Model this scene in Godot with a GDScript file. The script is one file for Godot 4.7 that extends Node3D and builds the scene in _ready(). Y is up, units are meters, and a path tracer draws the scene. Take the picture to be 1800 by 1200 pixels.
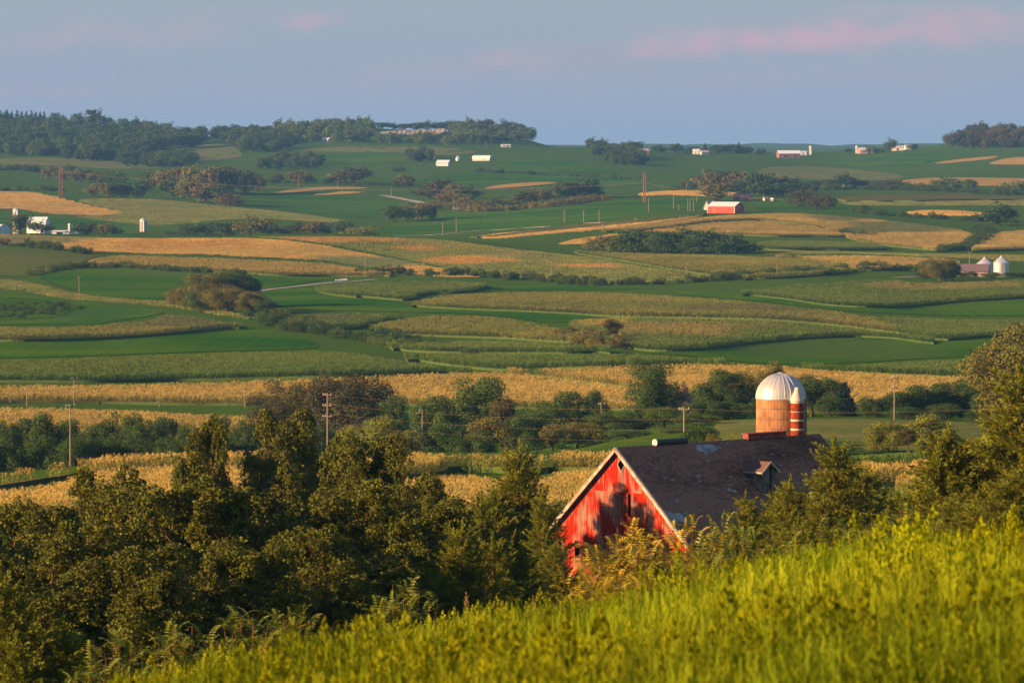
extends Node3D
# Rolling farmland seen through a long lens at sunset. Metres, y up, the camera looks along -z.

const F := 8000.0            # focal length in pixels of the 1800 x 1200 photograph
const CAM_H := 80.0
const XMIN := -900.0
const XSTEP := 12.0
const NX := 301
const ND := 560
const D0 := 5.0
const D1 := 13500.0

var cam_basis := Basis()
var hg := PackedFloat32Array()
var lnstep := 0.0
var rough := FastNoiseLite.new()
var patch := FastNoiseLite.new()
var rng := RandomNumberGenerator.new()
var M := {}
var used := {}
var arch := {}

# ---------------------------------------------------------------- small mesh builder
class MB:
	var v := PackedVector3Array()
	var n := PackedVector3Array()
	var c := PackedColorArray()
	var ix := PackedInt32Array()
	var col := Color.WHITE
	func put(p: Vector3, nn: Vector3) -> int:
		v.append(p); n.append(nn); c.append(col)
		return v.size() - 1
	func tri(a: Vector3, b: Vector3, d: Vector3) -> void:
		var nn := (b - a).cross(d - a).normalized()
		var k := put(a, nn); put(b, nn); put(d, nn)
		ix.append_array(PackedInt32Array([k, k + 2, k + 1]))
	func quad(a: Vector3, b: Vector3, d: Vector3, e: Vector3) -> void:
		var nn := (b - a).cross(d - a).normalized()
		var k := put(a, nn); put(b, nn); put(d, nn); put(e, nn)
		ix.append_array(PackedInt32Array([k, k + 2, k + 1, k, k + 3, k + 2]))
	func box(at: Vector3, size: Vector3, b := Basis()) -> void:
		var h := size / 2.0
		var p := []
		for k in 8:
			p.append(at + b * Vector3(h.x * (1 if k & 1 else -1), h.y * (1 if k & 2 else -1), h.z * (1 if k & 4 else -1)))
		quad(p[4], p[5], p[7], p[6]); quad(p[1], p[0], p[2], p[3]); quad(p[5], p[1], p[3], p[7])
		quad(p[0], p[4], p[6], p[2]); quad(p[6], p[7], p[3], p[2]); quad(p[0], p[1], p[5], p[4])
	func tube(a: Vector3, b: Vector3, r0: float, r1: float, sides := 6, caps := true) -> void:
		var ax := (b - a).normalized()
		var s := ax.cross(Vector3.FORWARD if absf(ax.z) < 0.9 else Vector3.RIGHT).normalized()
		var t := ax.cross(s)
		var k := v.size()
		for i in sides + 1:
			var an := TAU * i / sides
			var o := s * cos(an) + t * sin(an)
			put(a + o * r0, o); put(b + o * r1, o)
		for i in sides:
			var q := k + i * 2
			ix.append_array(PackedInt32Array([q, q + 1, q + 2, q + 2, q + 1, q + 3]))
		if caps:
			var m := put(b, ax)
			for i in sides + 1:
				var an := TAU * i / sides
				put(b + (s * cos(an) + t * sin(an)) * r1, ax)
			for i in sides:
				ix.append_array(PackedInt32Array([m, m + 1 + i + 1, m + 1 + i]))
			m = put(a, -ax)
			for i in sides + 1:
				var an := TAU * i / sides
				put(a + (s * cos(an) + t * sin(an)) * r0, -ax)
			for i in sides:
				ix.append_array(PackedInt32Array([m, m + 1 + i, m + 1 + i + 1]))
	func lathe(prof: Array, sides: int, at := Vector3.ZERO, a0 := 0.0, a1 := TAU) -> void:
		# prof: points (radius, height), upwards
		var k := v.size()
		for j in prof.size():
			var p: Vector2 = prof[j]
			var q: Vector2 = prof[mini(j + 1, prof.size() - 1)] - prof[maxi(j - 1, 0)]
			for i in sides + 1:
				var an := a0 + (a1 - a0) * i / sides
				var o := Vector3(cos(an), 0, sin(an))
				put(at + o * p.x + Vector3(0, p.y, 0), (o * q.y - Vector3(0, q.x, 0)).normalized())
		for j in prof.size() - 1:
			for i in sides:
				var q := k + j * (sides + 1) + i
				ix.append_array(PackedInt32Array([q, q + 1, q + sides + 1, q + 1, q + sides + 2, q + sides + 1]))
	func leaf(p: Vector3, along: Vector3, side: Vector3, fold: Vector3) -> void:
		# a folded rhombus: two triangles
		var k := v.size()
		var t := p + along
		var m := p + along * 0.45 + fold
		v.append(p); v.append(m + side); v.append(t); v.append(m - side)
		var n1 := (side + fold).cross(along).normalized()
		for i in 4:
			n.append(n1); c.append(col)
		ix.append_array(PackedInt32Array([k, k + 1, k + 2, k, k + 2, k + 3]))
	func mesh(flat := false) -> ArrayMesh:
		var a := []
		a.resize(Mesh.ARRAY_MAX)
		a[Mesh.ARRAY_VERTEX] = v
		if not flat:
			a[Mesh.ARRAY_NORMAL] = n
		a[Mesh.ARRAY_COLOR] = c
		a[Mesh.ARRAY_INDEX] = ix
		var m := ArrayMesh.new()
		m.add_surface_from_arrays(Mesh.PRIMITIVE_TRIANGLES, a)
		return m

# ---------------------------------------------------------------- naming helpers
func numbered(called: String) -> String:
	if not used.has(called):
		used[called] = 0
		return called
	used[called] += 1
	return "%s_%03d" % [called, used[called]]

func tag(o: Node3D, label: String, category: String, group := "", kind := "") -> Node3D:
	if label.split(" ").size() > 16: print("LONG ", label)
	o.set_meta("label", label)
	if category: o.set_meta("category", category)
	if group: o.set_meta("group", group)
	if kind: o.set_meta("kind", kind)
	return o

func thing(called: String, label: String, category: String, at := Vector3.ZERO, turn := 0.0, group := "") -> Node3D:
	var o := Node3D.new()
	o.name = numbered(called)
	add_child(o)
	o.position = at
	o.rotation.y = turn
	tag(o, label, category, group)
	return o

func part(called: String, m: Mesh, mat: Material, parent: Node3D, at := Vector3.ZERO) -> MeshInstance3D:
	var o := MeshInstance3D.new()
	o.mesh = m
	o.material_override = mat
	if parent == self:
		o.name = numbered(called)
		add_child(o)
	else:
		var k := "%s/%s" % [parent.get_instance_id(), called]
		o.name = called if not used.has(k) else "%s_%03d" % [called, used[k]]
		used[k] = used.get(k, 0) + 1
		parent.add_child(o, true)
	o.position = at
	return o

func scatter(called: String, m: Mesh, mat: Material, places: Array, tints: PackedColorArray, parent: Node3D, kind := "stuff") -> MultiMeshInstance3D:
	var mm := MultiMesh.new()
	mm.transform_format = MultiMesh.TRANSFORM_3D
	mm.use_colors = tints.size() > 0
	mm.mesh = m
	mm.instance_count = places.size()
	for i in places.size():
		mm.set_instance_transform(i, places[i])
		if tints.size() > 0:
			mm.set_instance_color(i, tints[i])
	var o := MultiMeshInstance3D.new()
	o.multimesh = mm
	o.material_override = mat
	if parent == self:
		o.name = numbered(called)
		add_child(o)
	else:
		o.name = called
		parent.add_child(o, true)
	if kind: o.set_meta("kind", kind)
	return o

func lin(r: float, g: float, b: float) -> Color:
	return Color(r, g, b).linear_to_srgb()

func matte(r: float, g: float, b: float, rough_ := 0.9, vc := true) -> StandardMaterial3D:
	var m := StandardMaterial3D.new()
	m.albedo_color = lin(r, g, b)
	m.roughness = rough_
	m.metallic_specular = 0.5 if rough_ < 0.85 else 0.0
	m.vertex_color_use_as_albedo = vc
	return m

func noise_tex(freq: float, lo: float, hi: float, seed_: int, oct := 5, size := 512, stretch := 1.0) -> ImageTexture:
	# grey grain, seamless, from lo to hi (multiplies the base colour)
	var f := FastNoiseLite.new()
	f.seed = seed_; f.frequency = freq; f.fractal_octaves = oct
	var im: Image = f.get_seamless_image(size, size, false, false, 0.12)
	im.convert(Image.FORMAT_RGB8)
	var data := im.get_data()
	var lut := PackedByteArray()
	for i in 256:
		lut.append(clampi(int(255.0 * lerpf(lo, hi, i / 255.0)), 0, 255))
	for i in data.size():
		data[i] = lut[data[i]]
	im = Image.create_from_data(size, size, false, Image.FORMAT_RGB8, data)
	if stretch != 1.0:
		im.resize(size, int(size / stretch), Image.INTERPOLATE_CUBIC)
	return ImageTexture.create_from_image(im)

# ---------------------------------------------------------------- terrain
# Survey of the land: for each distance (m), the row of the photograph at which the ground stands,
# in columns 300 pixels apart from -300 to 2100; it is turned into heights above sea level below.
const SURVEY := """
5|3782 3782 3782 3782 3782 3782 3782 3782 3782
40|1590 1550 1490 1440 1390 1345 1290 1245 1210
90|1424 1383 1311 1250 1197 1146 1084 1042 1014
120|1425 1384 1318 1262 1205 1150 1085 1034 1004
160|1405 1350 1310 1260 1210 1165 1102 1046 1006
220|1240 1226 1207 1171 1135 1105 1044 995 960
280|1170 1160 1147 1115 1090 1072 1033 1005 985
341|1115 1105 1095 1060 1031 1032 1013 990 970
400|1035 1030 1022 990 960 950 942 940 935
470|940 935 926 905 880 868 855 850 850
540|890 880 862 848 838 830 818 812 812
620|842 832 806 796 796 790 788 790 792
700|855 846 820 808 806 770 762 775 785
800|835 828 818 812 806 748 737 742 750
900|805 803 800 797 790 740 728 728 735
1000|750 750 748 746 742 722 712 710 715
1100|705 705 703 698 690 680 674 672 675
1200|663 662 660 655 650 643 640 640 642
1400|603 602 601 600 598 598 597 597 597
1600|559 558 557 555 553 550 548 548 549
1800|525 524 523 520 515 510 508 508 510
1950|502 498 496 494 492 484 484 486 488
2100|468 464 464 466 468 464 464 466 468
2250|434 431 436 434 446 449 448 450 452
2350|414 413 421 418 434 440 440 442 444
2450|408 408 416.5 413.5 427 430 430 432 434
2600|414 416 421 416 420 412 410 416 420
2800|415 416 417 415 410 387 387 398 404
2950|408 410 411 409 402 373 374 386 392
3100|398 400 401 400 394 369 367 376 382
3300|380 382 384 386 376 360 356 362 366
3500|358 362 368 374 362 351 348 350 352
3700|340 345 354 361 352 343 341 342 343
3900|331 335 343 350 343 336 335 335 336
4200|316 318 322 328 328 322 323 322 322
4500|301 302 305 307 308 307 312 308 306
4800|287 288 291 290 287 292 300 290 288
5100|271 272 276 272 270 278 285 272 268
5400|251 252 258 257 258 270 273 258 252
5700|234 235 243 246 256 267 266 250 240
6000|221 222 238 244 257 267 266 246 232
6400|222 222 246 250 260 269 269 250 236
7000|238 240 258 260 264 270 270 260 250
9000|263 263 264 264 265 266 266 265 264
11000|262 262 261 260 261 262 261 260 261
12500|258 259 260 258 259 257 258 259 258
14000|262 262 262 262 262 262 262 262 262
20000|262 262 262 262 262 262 262 262 262
"""

func hermite(p0: float, p1: float, m0: float, m1: float, t: float) -> float:
	var t2 := t * t
	var t3 := t2 * t
	return (2 * t3 - 3 * t2 + 1) * p0 + (t3 - 2 * t2 + t) * m0 + (-2 * t3 + 3 * t2) * p1 + (t3 - t2) * m1

func survey() -> void:
	var ds := PackedFloat32Array()
	var hs := []
	for line in SURVEY.strip_edges().split("\n"):
		var a: PackedStringArray = line.split("|")
		var d := a[0].to_float()
		ds.append(log(d))
		var row := PackedFloat32Array()
		for w in a[1].split(" "):
			row.append(CAM_H - (w.to_float() - 262.0) / F * d)
		hs.append(row)
	lnstep = log(D1 / D0) / (ND - 1)
	hg.resize(NX * ND)
	rough.seed = 11; rough.frequency = 0.006; rough.fractal_octaves = 3
	patch.seed = 23; patch.frequency = 0.01; patch.fractal_octaves = 4
	var k := 0
	var nr := ds.size()
	var at := PackedFloat32Array()
	at.resize(9)
	for j in ND:
		var s := log(D0) + lnstep * j
		while k < nr - 2 and ds[k + 1] < s:
			k += 1
		var w := ds[k + 1] - ds[k]
		var t := clampf((s - ds[k]) / w, 0, 1)
		for q in 9:
			var a: float = hs[k][q]
			var b: float = hs[k + 1][q]
			var m0: float = (b - hs[maxi(k - 1, 0)][q]) / (ds[k + 1] - ds[maxi(k - 1, 0)]) * w if k > 0 else b - a
			var m1: float = (hs[mini(k + 2, nr - 1)][q] - a) / (ds[mini(k + 2, nr - 1)] - ds[k]) * w if k < nr - 2 else b - a
			at[q] = hermite(a, b, m0, m1, t)
		var d := exp(s)
		var amp := 0.45 * smoothstep(500.0, 1100.0, d) + 1.2 * smoothstep(3000.0, 6000.0, d) + 16.0 * smoothstep(8000.0, 11000.0, d)
		for i in NX:
			var X := XMIN + XSTEP * i
			var u := clampf((X + 300.0) / 300.0, 0.0, 7.9999)
			var q := int(u)
			var m0 := (at[q + 1] - at[maxi(q - 1, 0)]) / (2.0 if q > 0 else 1.0)
			var m1 := (at[mini(q + 2, 8)] - at[q]) / (2.0 if q < 7 else 1.0)
			var h := hermite(at[q], at[q + 1], m0, m1, u - q)
			# the bluff in the middle ends abruptly, as does the wooded knoll on the right
			if d > 5000.0 and d < 7600.0:
				var bump := smoothstep(5350.0, 5950.0, d) * (1.0 - smoothstep(6300.0, 7300.0, d))
				h += bump * 15.0 * smoothstep(360.0, 560.0, X) * (1.0 - smoothstep(880.0, 985.0, X))
				h += bump * 10.0 * smoothstep(1640.0, 1720.0, X)
			# long swells lying across the slope
			h += 2.4 * smoothstep(950.0, 1250.0, d) * (1.0 - smoothstep(5000.0, 6500.0, d)) * rough.get_noise_2d((X - 900.0) / F * d * 1.25 + 700.0, d * 0.38)
			h += amp * rough.get_noise_2d((X - 900.0) / F * d * (0.3 if d > 7500.0 else 1.0), d * (0.3 if d > 7500.0 else 1.0))
			if d < 180.0:      # tussocks and hollows of the near slope
				h += (0.5 * rough.get_noise_2d((X - 900.0) / F * d * 11.0, d * 7.0)) * smoothstep(20.0, 45.0, d) * (1.0 - smoothstep(130.0, 180.0, d))
			hg[j * NX + i] = h

func hgt(x: float, z: float) -> float:
	var d := maxf(-z, D0 + 0.01)
	var fj := clampf(log(d / D0) / lnstep, 0.0, ND - 1.001)
	var fi := clampf((900.0 + F * x / d - XMIN) / XSTEP, 0.0, NX - 1.001)
	var j := int(fj)
	var i := int(fi)
	var a := fi - i
	var o := j * NX + i
	return lerpf(lerpf(hg[o], hg[o + 1], a), lerpf(hg[o + NX], hg[o + NX + 1], a), fj - j)

func nrm(x: float, z: float) -> Vector3:
	var e := maxf(-z * 0.01, 1.5)
	return Vector3(hgt(x - e, z) - hgt(x + e, z), 2.0 * e, hgt(x, z - e) - hgt(x, z + e)).normalized()

func ray(X: float, Y: float) -> Vector3:
	return cam_basis * Vector3((X - 900.0) / F, -(Y - 600.0) / F, -1.0)

# where the line of sight through a point of the photograph meets the ground, from dmin metres on
func ground_at(X: float, Y: float, dmin := 380.0, lift := 0.0) -> Vector3:
	var r := ray(X, Y)
	r /= -r.z
	var j := int(log(dmin / D0) / lnstep)
	var last := exp(log(D0) + lnstep * j)
	var over := CAM_H - lift + r.y * last - hgt(r.x * last, -last)
	while j < ND - 1:
		j += 1
		var d := D0 * exp(lnstep * j)
		var now := CAM_H - lift + r.y * d - hgt(r.x * d, -d)
		if now <= 0.0 and over > 0.0:
			var t := over / (over - now)
			var dd := lerpf(last, d, t)
			return Vector3(r.x * dd, hgt(r.x * dd, -dd), -dd)
		over = now
		last = d
	return Vector3(r.x * last, hgt(r.x * last, -last), -last)

# the point on the ground d metres out below column X
func spot(X: float, d: float) -> Vector3:
	var x := (X - 900.0) / F * d
	return Vector3(x, hgt(x, -d), -d)

# the height above sea level that row Y has at distance d
func level(X: float, Y: float, d: float) -> float:
	var r := ray(X, Y)
	return CAM_H + r.y / -r.z * d

func make_ground() -> void:
	var v := PackedVector3Array()
	var n := PackedVector3Array()
	var ix := PackedInt32Array()
	var cols := PackedColorArray()
	var xs := PackedFloat32Array()
	for X in [-4000.0, -2600.0, -1600.0]:
		xs.append(X)
	for i in NX:
		if i % 2 == 0: xs.append(XMIN + XSTEP * i)
	for X in [3400.0, 4400.0, 5800.0]:
		xs.append(X)
	var nx := xs.size()
	for j in ND:
		var d := D0 * exp(lnstep * j)
		for X in xs:
			var x := (X - 900.0) / F * d
			var p := Vector3(x, hgt(x, -d), -d)
			v.append(p)
			n.append(nrm(x, -d))
			var t := patch.get_noise_2d(x * 0.6, d * 1.2) * 0.5 + 0.5
			cols.append(Color(0.85, 0.9, 0.8).lerp(Color(1.25, 1.1, 1.0), t))
	for j in ND - 1:
		for i in nx - 1:
			var q := j * nx + i
			ix.append_array(PackedInt32Array([q, q + nx, q + 1, q + 1, q + nx, q + nx + 1]))
	var a := []
	a.resize(Mesh.ARRAY_MAX)
	a[Mesh.ARRAY_VERTEX] = v
	a[Mesh.ARRAY_NORMAL] = n
	a[Mesh.ARRAY_COLOR] = cols
	a[Mesh.ARRAY_INDEX] = ix
	var m := ArrayMesh.new()
	m.add_surface_from_arrays(Mesh.PRIMITIVE_TRIANGLES, a)
	var o := part("terrain", m, M.grass, self)
	tag(o, "green grassland of the rolling hills under and between the fields", "", "", "structure")

# ---------------------------------------------------------------- fields
# crop kinds: [height, colour a, colour b, material, plant mesh or ""]
var CROPS := {
	"corn": [2.0, Color(0.38, 0.255, 0.085), Color(0.29, 0.21, 0.07), "corn", "corn"],
	"greencorn": [2.0, Color(0.115, 0.145, 0.034), Color(0.09, 0.13, 0.03), "corn", "corn"],
	"turning": [2.0, Color(0.21, 0.175, 0.05), Color(0.145, 0.155, 0.04), "corn", "corn"],
	"mown": [0.15, Color(0.27, 0.28, 0.10), Color(0.21, 0.25, 0.085), "mown", ""],
	"soy": [0.14, Color(0.040, 0.150, 0.014), Color(0.105, 0.205, 0.014), "soy", ""],
	"hay": [0.14, Color(0.17, 0.21, 0.055), Color(0.23, 0.23, 0.065), "hay", "oats"],
	"stubble": [0.3, Color(0.60, 0.38, 0.10), Color(0.48, 0.33, 0.10), "hay", "oats"],
	"pasture": [0.12, Color(0.11, 0.165, 0.035), Color(0.15, 0.18, 0.04), "hay", ""],
}

func pixels(s: String) -> PackedVector2Array:
	var out := PackedVector2Array()
	for w in s.split(" ", false):
		var a: PackedStringArray = w.split(",")
		out.append(Vector2(a[0].to_float(), a[1].to_float()))
	return out

# A field of one crop: its outline is followed on the ground, its canopy stands at crop height with an upright edge.
# spots: [X, Y, rx, ry, colour] patches where the crop has ripened or stayed green
func field(called: String, label: String, crop: String, outline: String, dmin := 380.0, spots := [], tweak := Color(1, 1, 1), row_dir := 0.0) -> void:
	var kind: Array = CROPS[crop]
	var tall: float = kind[0]
	var stand_h := 2.2 if kind[4] == "corn" else tall
	if kind[4] == "corn" and PLANTS and dmin < 2300.0:
		tall = 0.7
	elif kind[4] == "corn" and dmin >= 2300.0:
		tall = 1.2
	var SX := 16.0
	var SD := 0.011
	# outline on the ground, in (column, log distance)
	var px := pixels(outline)
	for pass_ in 2:      # round the corners
		var soft := PackedVector2Array()
		for i in px.size():
			soft.append(px[i].lerp(px[(i + 1) % px.size()], 0.2))
			soft.append(px[i].lerp(px[(i + 1) % px.size()], 0.8))
		px = soft
	var loop := PackedVector2Array()
	for i in px.size():
		var a := px[i]
		var b := px[(i + 1) % px.size()]
		var steps := maxi(1, int(ceil(a.distance_to(b) / 12.0)))
		for k in steps:
			var q := a.lerp(b, float(k) / steps)
			# the far edge shows the top of the crop, the near edge its foot
			var lift := stand_h if Geometry2D.is_point_in_polygon(q + Vector2(0, 1.2), px) else stand_h * 0.45
			var g := ground_at(q.x, q.y, dmin, lift)
			var w := Vector2((900.0 + F * g.x / -g.z) / SX, log(-g.z) / SD)
			if loop.size() and loop[-1].distance_to(w) > 1.3:
				var from := loop[-1]
				var m := int(ceil(from.distance_to(w)))
				for t in range(1, m):
					loop.append(from.lerp(w, float(t) / m))
			if loop.is_empty() or loop[-1].distance_to(w) > 0.12:
				loop.append(w)
	var pts := loop.duplicate()
	var lo := loop[0]
	var hi := loop[0]
	for w in loop:
		lo = lo.min(w); hi = hi.max(w)
	for i in range(int(lo.x) + 1, int(hi.x) + 1):
		for j in range(int(lo.y) + 1, int(hi.y) + 1):
			var w := Vector2(i + 0.11 * sin(j * 2.3), j + 0.09 * sin(i * 1.7))
			if not Geometry2D.is_point_in_polygon(w, loop):
				continue
			pts.append(w)
	var tris := Geometry2D.triangulate_delaunay(pts)
	var v := PackedVector3Array()
	var n := PackedVector3Array()
	var c := PackedColorArray()
	var uv := PackedVector2Array()
	var ix := PackedInt32Array()
	var sp := []
	for s in spots:
		var g := ground_at(s[0], s[1], dmin)
		sp.append([Vector2((900.0 + F * g.x / -g.z), s[1]), Vector2(s[2], s[3]), s[4]])
	for w in pts:
		var d := exp(w.y * SD)
		var x := (w.x * SX - 900.0) / F * d
		var y := hgt(x, -d) + tall
		v.append(Vector3(x, y, -d))
		n.append(nrm(x, -d))
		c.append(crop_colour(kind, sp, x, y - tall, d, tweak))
		uv.append(Vector2(x, -d).rotated(row_dir) / 60.0)
	for t in range(0, tris.size(), 3):
		var a := tris[t]
		var b := tris[t + 1]
		var e := tris[t + 2]
		if not Geometry2D.is_point_in_polygon((pts[a] + pts[b] + pts[e]) / 3.0, loop):
			continue
		if (v[e] - v[a]).cross(v[b] - v[a]).y < 0.0:
			var s := b; b = e; e = s
		ix.append_array(PackedInt32Array([a, b, e]))
	# the upright edge of the crop
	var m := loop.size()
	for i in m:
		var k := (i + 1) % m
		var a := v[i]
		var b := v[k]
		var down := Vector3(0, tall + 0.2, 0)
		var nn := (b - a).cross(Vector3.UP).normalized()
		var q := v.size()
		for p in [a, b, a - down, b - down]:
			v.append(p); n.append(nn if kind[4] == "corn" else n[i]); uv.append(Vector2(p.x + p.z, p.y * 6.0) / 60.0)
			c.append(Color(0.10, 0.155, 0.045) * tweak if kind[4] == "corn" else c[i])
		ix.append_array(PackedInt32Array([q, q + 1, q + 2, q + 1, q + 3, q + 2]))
	if ix.is_empty():
		print("empty field ", label)
		return
	var arr := []
	arr.resize(Mesh.ARRAY_MAX)
	arr[Mesh.ARRAY_VERTEX] = v
	arr[Mesh.ARRAY_NORMAL] = n
	arr[Mesh.ARRAY_COLOR] = c
	arr[Mesh.ARRAY_TEX_UV] = uv
	arr[Mesh.ARRAY_INDEX] = ix
	var mesh := ArrayMesh.new()
	mesh.add_surface_from_arrays(Mesh.PRIMITIVE_TRIANGLES, arr)
	var o := part(called, mesh, M[kind[3]], self)
	tag(o, label, "field", "", "stuff")
	if kind[4] and PLANTS:
		crop_plants(o, kind, loop, SX, SD, sp, tweak, row_dir)

func crop_colour(kind: Array, sp: Array, x: float, y: float, d: float, tweak: Color) -> Color:
	var t := clampf(patch.get_noise_2d(x * 0.4, d * 1.1) * 1.3 + 0.5, 0.0, 1.0)
	var col: Color = kind[1].lerp(kind[2], t)
	if sp.size():
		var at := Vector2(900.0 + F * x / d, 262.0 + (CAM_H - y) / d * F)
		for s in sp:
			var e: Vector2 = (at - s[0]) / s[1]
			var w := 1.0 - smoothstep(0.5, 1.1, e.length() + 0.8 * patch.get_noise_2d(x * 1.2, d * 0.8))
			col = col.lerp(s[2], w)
	return col * tweak

func crop_plants(o: Node3D, kind: Array, loop: PackedVector2Array, SX: float, SD: float, sp: Array, tweak: Color, row_dir: float) -> void:
	var world := PackedVector2Array()
	var lo := Vector2(1e9, 1e9)
	var hi := -lo
	var dist := 0.0
	for w in loop:
		var d := exp(w.y * SD)
		var p := Vector2((w.x * SX - 900.0) / F * d, -d).rotated(row_dir)
		world.append(p)
		lo = lo.min(p); hi = hi.max(p)
		dist += d / loop.size()
	var oats: bool = kind[4] == "oats"
	if dist > (4000.0 if oats else 2750.0):
		return
	var size := 1.0 if dist < 800.0 else 1.5 if dist < 1350.0 else 2.2
	var step := Vector2(1.3, 1.52) * (0.9 if dist < 800.0 else 1.35 if dist < 1350.0 else 1.9)
	if oats:
		size = 1.0 if dist < 1200.0 else 1.7 if dist < 2700.0 else 2.4
		step = Vector2(2.2, 3.0) * size
	var places := []
	var tints := PackedColorArray()
	var ny := int((hi.y - lo.y) / step.y) + 1
	var nx := int((hi.x - lo.x) / step.x) + 1
	for j in ny:
		# where the row runs inside the outline
		var y := lo.y + j * step.y
		var cuts := PackedFloat32Array()
		for i in world.size():
			var a := world[i]
			var b := world[(i + 1) % world.size()]
			if (a.y > y) != (b.y > y):
				cuts.append(a.x + (b.x - a.x) * (y - a.y) / (b.y - a.y))
		cuts.sort()
		for q in range(0, cuts.size() - 1, 2):
			var x := cuts[q] + 0.4
			while x < cuts[q + 1] - 0.3:
				var p := Vector2(x + rng.randf_range(-0.3, 0.3), y + rng.randf_range(-0.16, 0.16)).rotated(-row_dir)
				x += step.x
				var X := 900.0 + F * p.x / -p.y
				if X < -90.0 or X > 1890.0:
					continue
				var h := hgt(p.x, p.y)
				var s := rng.randf_range(0.8, 1.03)
				places.append(Transform3D(Basis(Vector3.UP, rng.randf() * TAU).scaled(Vector3(size, s * (1.0 + 0.25 * (size - 1.0) if oats else 1.0), size)), Vector3(p.x, h, p.y)))
				var cc := crop_colour(kind, sp, p.x, h, -p.y, tweak) * (2.3 if oats else 4.2)
				cc = cc * rng.randf_range(0.75, 1.2)
				tints.append(Color(cc.r, cc.g, cc.b))
	if places.size():
		scatter("grain_stalks" if oats else "corn_plants", arch.oats if oats else arch.corn, M.cornplant, places, tints, o)
		corn_count += places.size()

var corn_count := 0
var PLANTS := true

# a clump of tasselled maize plants, 2.4 m tall
func make_corn() -> ArrayMesh:
	var b := MB.new()
	var r := RandomNumberGenerator.new()
	r.seed = 5
	for k in 6:
		var at := Vector3(r.randf_range(-0.6, 0.6), 0, [-0.38, 0.38][k % 2] + r.randf_range(-0.08, 0.08))
		var h := r.randf_range(1.95, 2.25)
		b.col = Color(0.42, 0.62, 0.42)
		b.tri(at + Vector3(-0.03, 0.4, 0), at + Vector3(0.03, 0.4, 0), at + Vector3(0, h, 0))
		for q in 6:
			var an := r.randf() * TAU
			var y := h * (0.45 + 0.1 * q)
			var out := Vector3(cos(an), 0, sin(an))
			var side := Vector3(-out.z, 0, out.x) * 0.045
			var m := at + Vector3(0, y + 0.22, 0) + out * 0.28
			var e := at + Vector3(0, y - 0.02 - r.randf() * 0.2, 0) + out * 0.62
			b.col = Color(0.5, 0.72, 0.45).lerp(Color(0.95, 0.9, 0.7), r.randf() * 0.6 + (0.3 if q > 3 else 0.0))
			var p := at + Vector3(0, y, 0)
			b.quad(p - side * 0.6, p + side * 0.6, m + side, m - side)
			b.tri(m - side, m + side, e)
		b.col = Color(1.55, 1.35, 1.2)
		for q in 4:
			var an := q * TAU / 4 + r.randf()
			var out := Vector3(cos(an), 0, sin(an)) * 0.13
			var p := at + Vector3(0, h - 0.08, 0)
			b.tri(p - out.rotated(Vector3.UP, 1.57) * 0.22, p + out.rotated(Vector3.UP, 1.57) * 0.22, p + out + Vector3(0, 0.36, 0))
	return b.mesh(true)

# a patch of standing small grain or hay stalks, 2.4 m across and 0.5 m tall
func make_oats() -> ArrayMesh:
	var b := MB.new()
	var r := RandomNumberGenerator.new()
	r.seed = 6
	for k in 70:
		var at := Vector3(r.randf_range(-1.2, 1.2), 0, r.randf_range(-1.6, 1.6))
		var an := r.randf() * TAU
		var side := Vector3(cos(an), 0, sin(an)) * 0.05
		var top := at + Vector3(r.randf_range(-0.08, 0.08), r.randf_range(0.28, 0.5), r.randf_range(-0.08, 0.08))
		var t := r.randf_range(0.75, 1.25)
		b.col = Color(t, t, t * 0.9)
		b.quad(at - side, at + side, top + side * 0.7, top - side * 0.7)
	return b.mesh(true)

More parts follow.
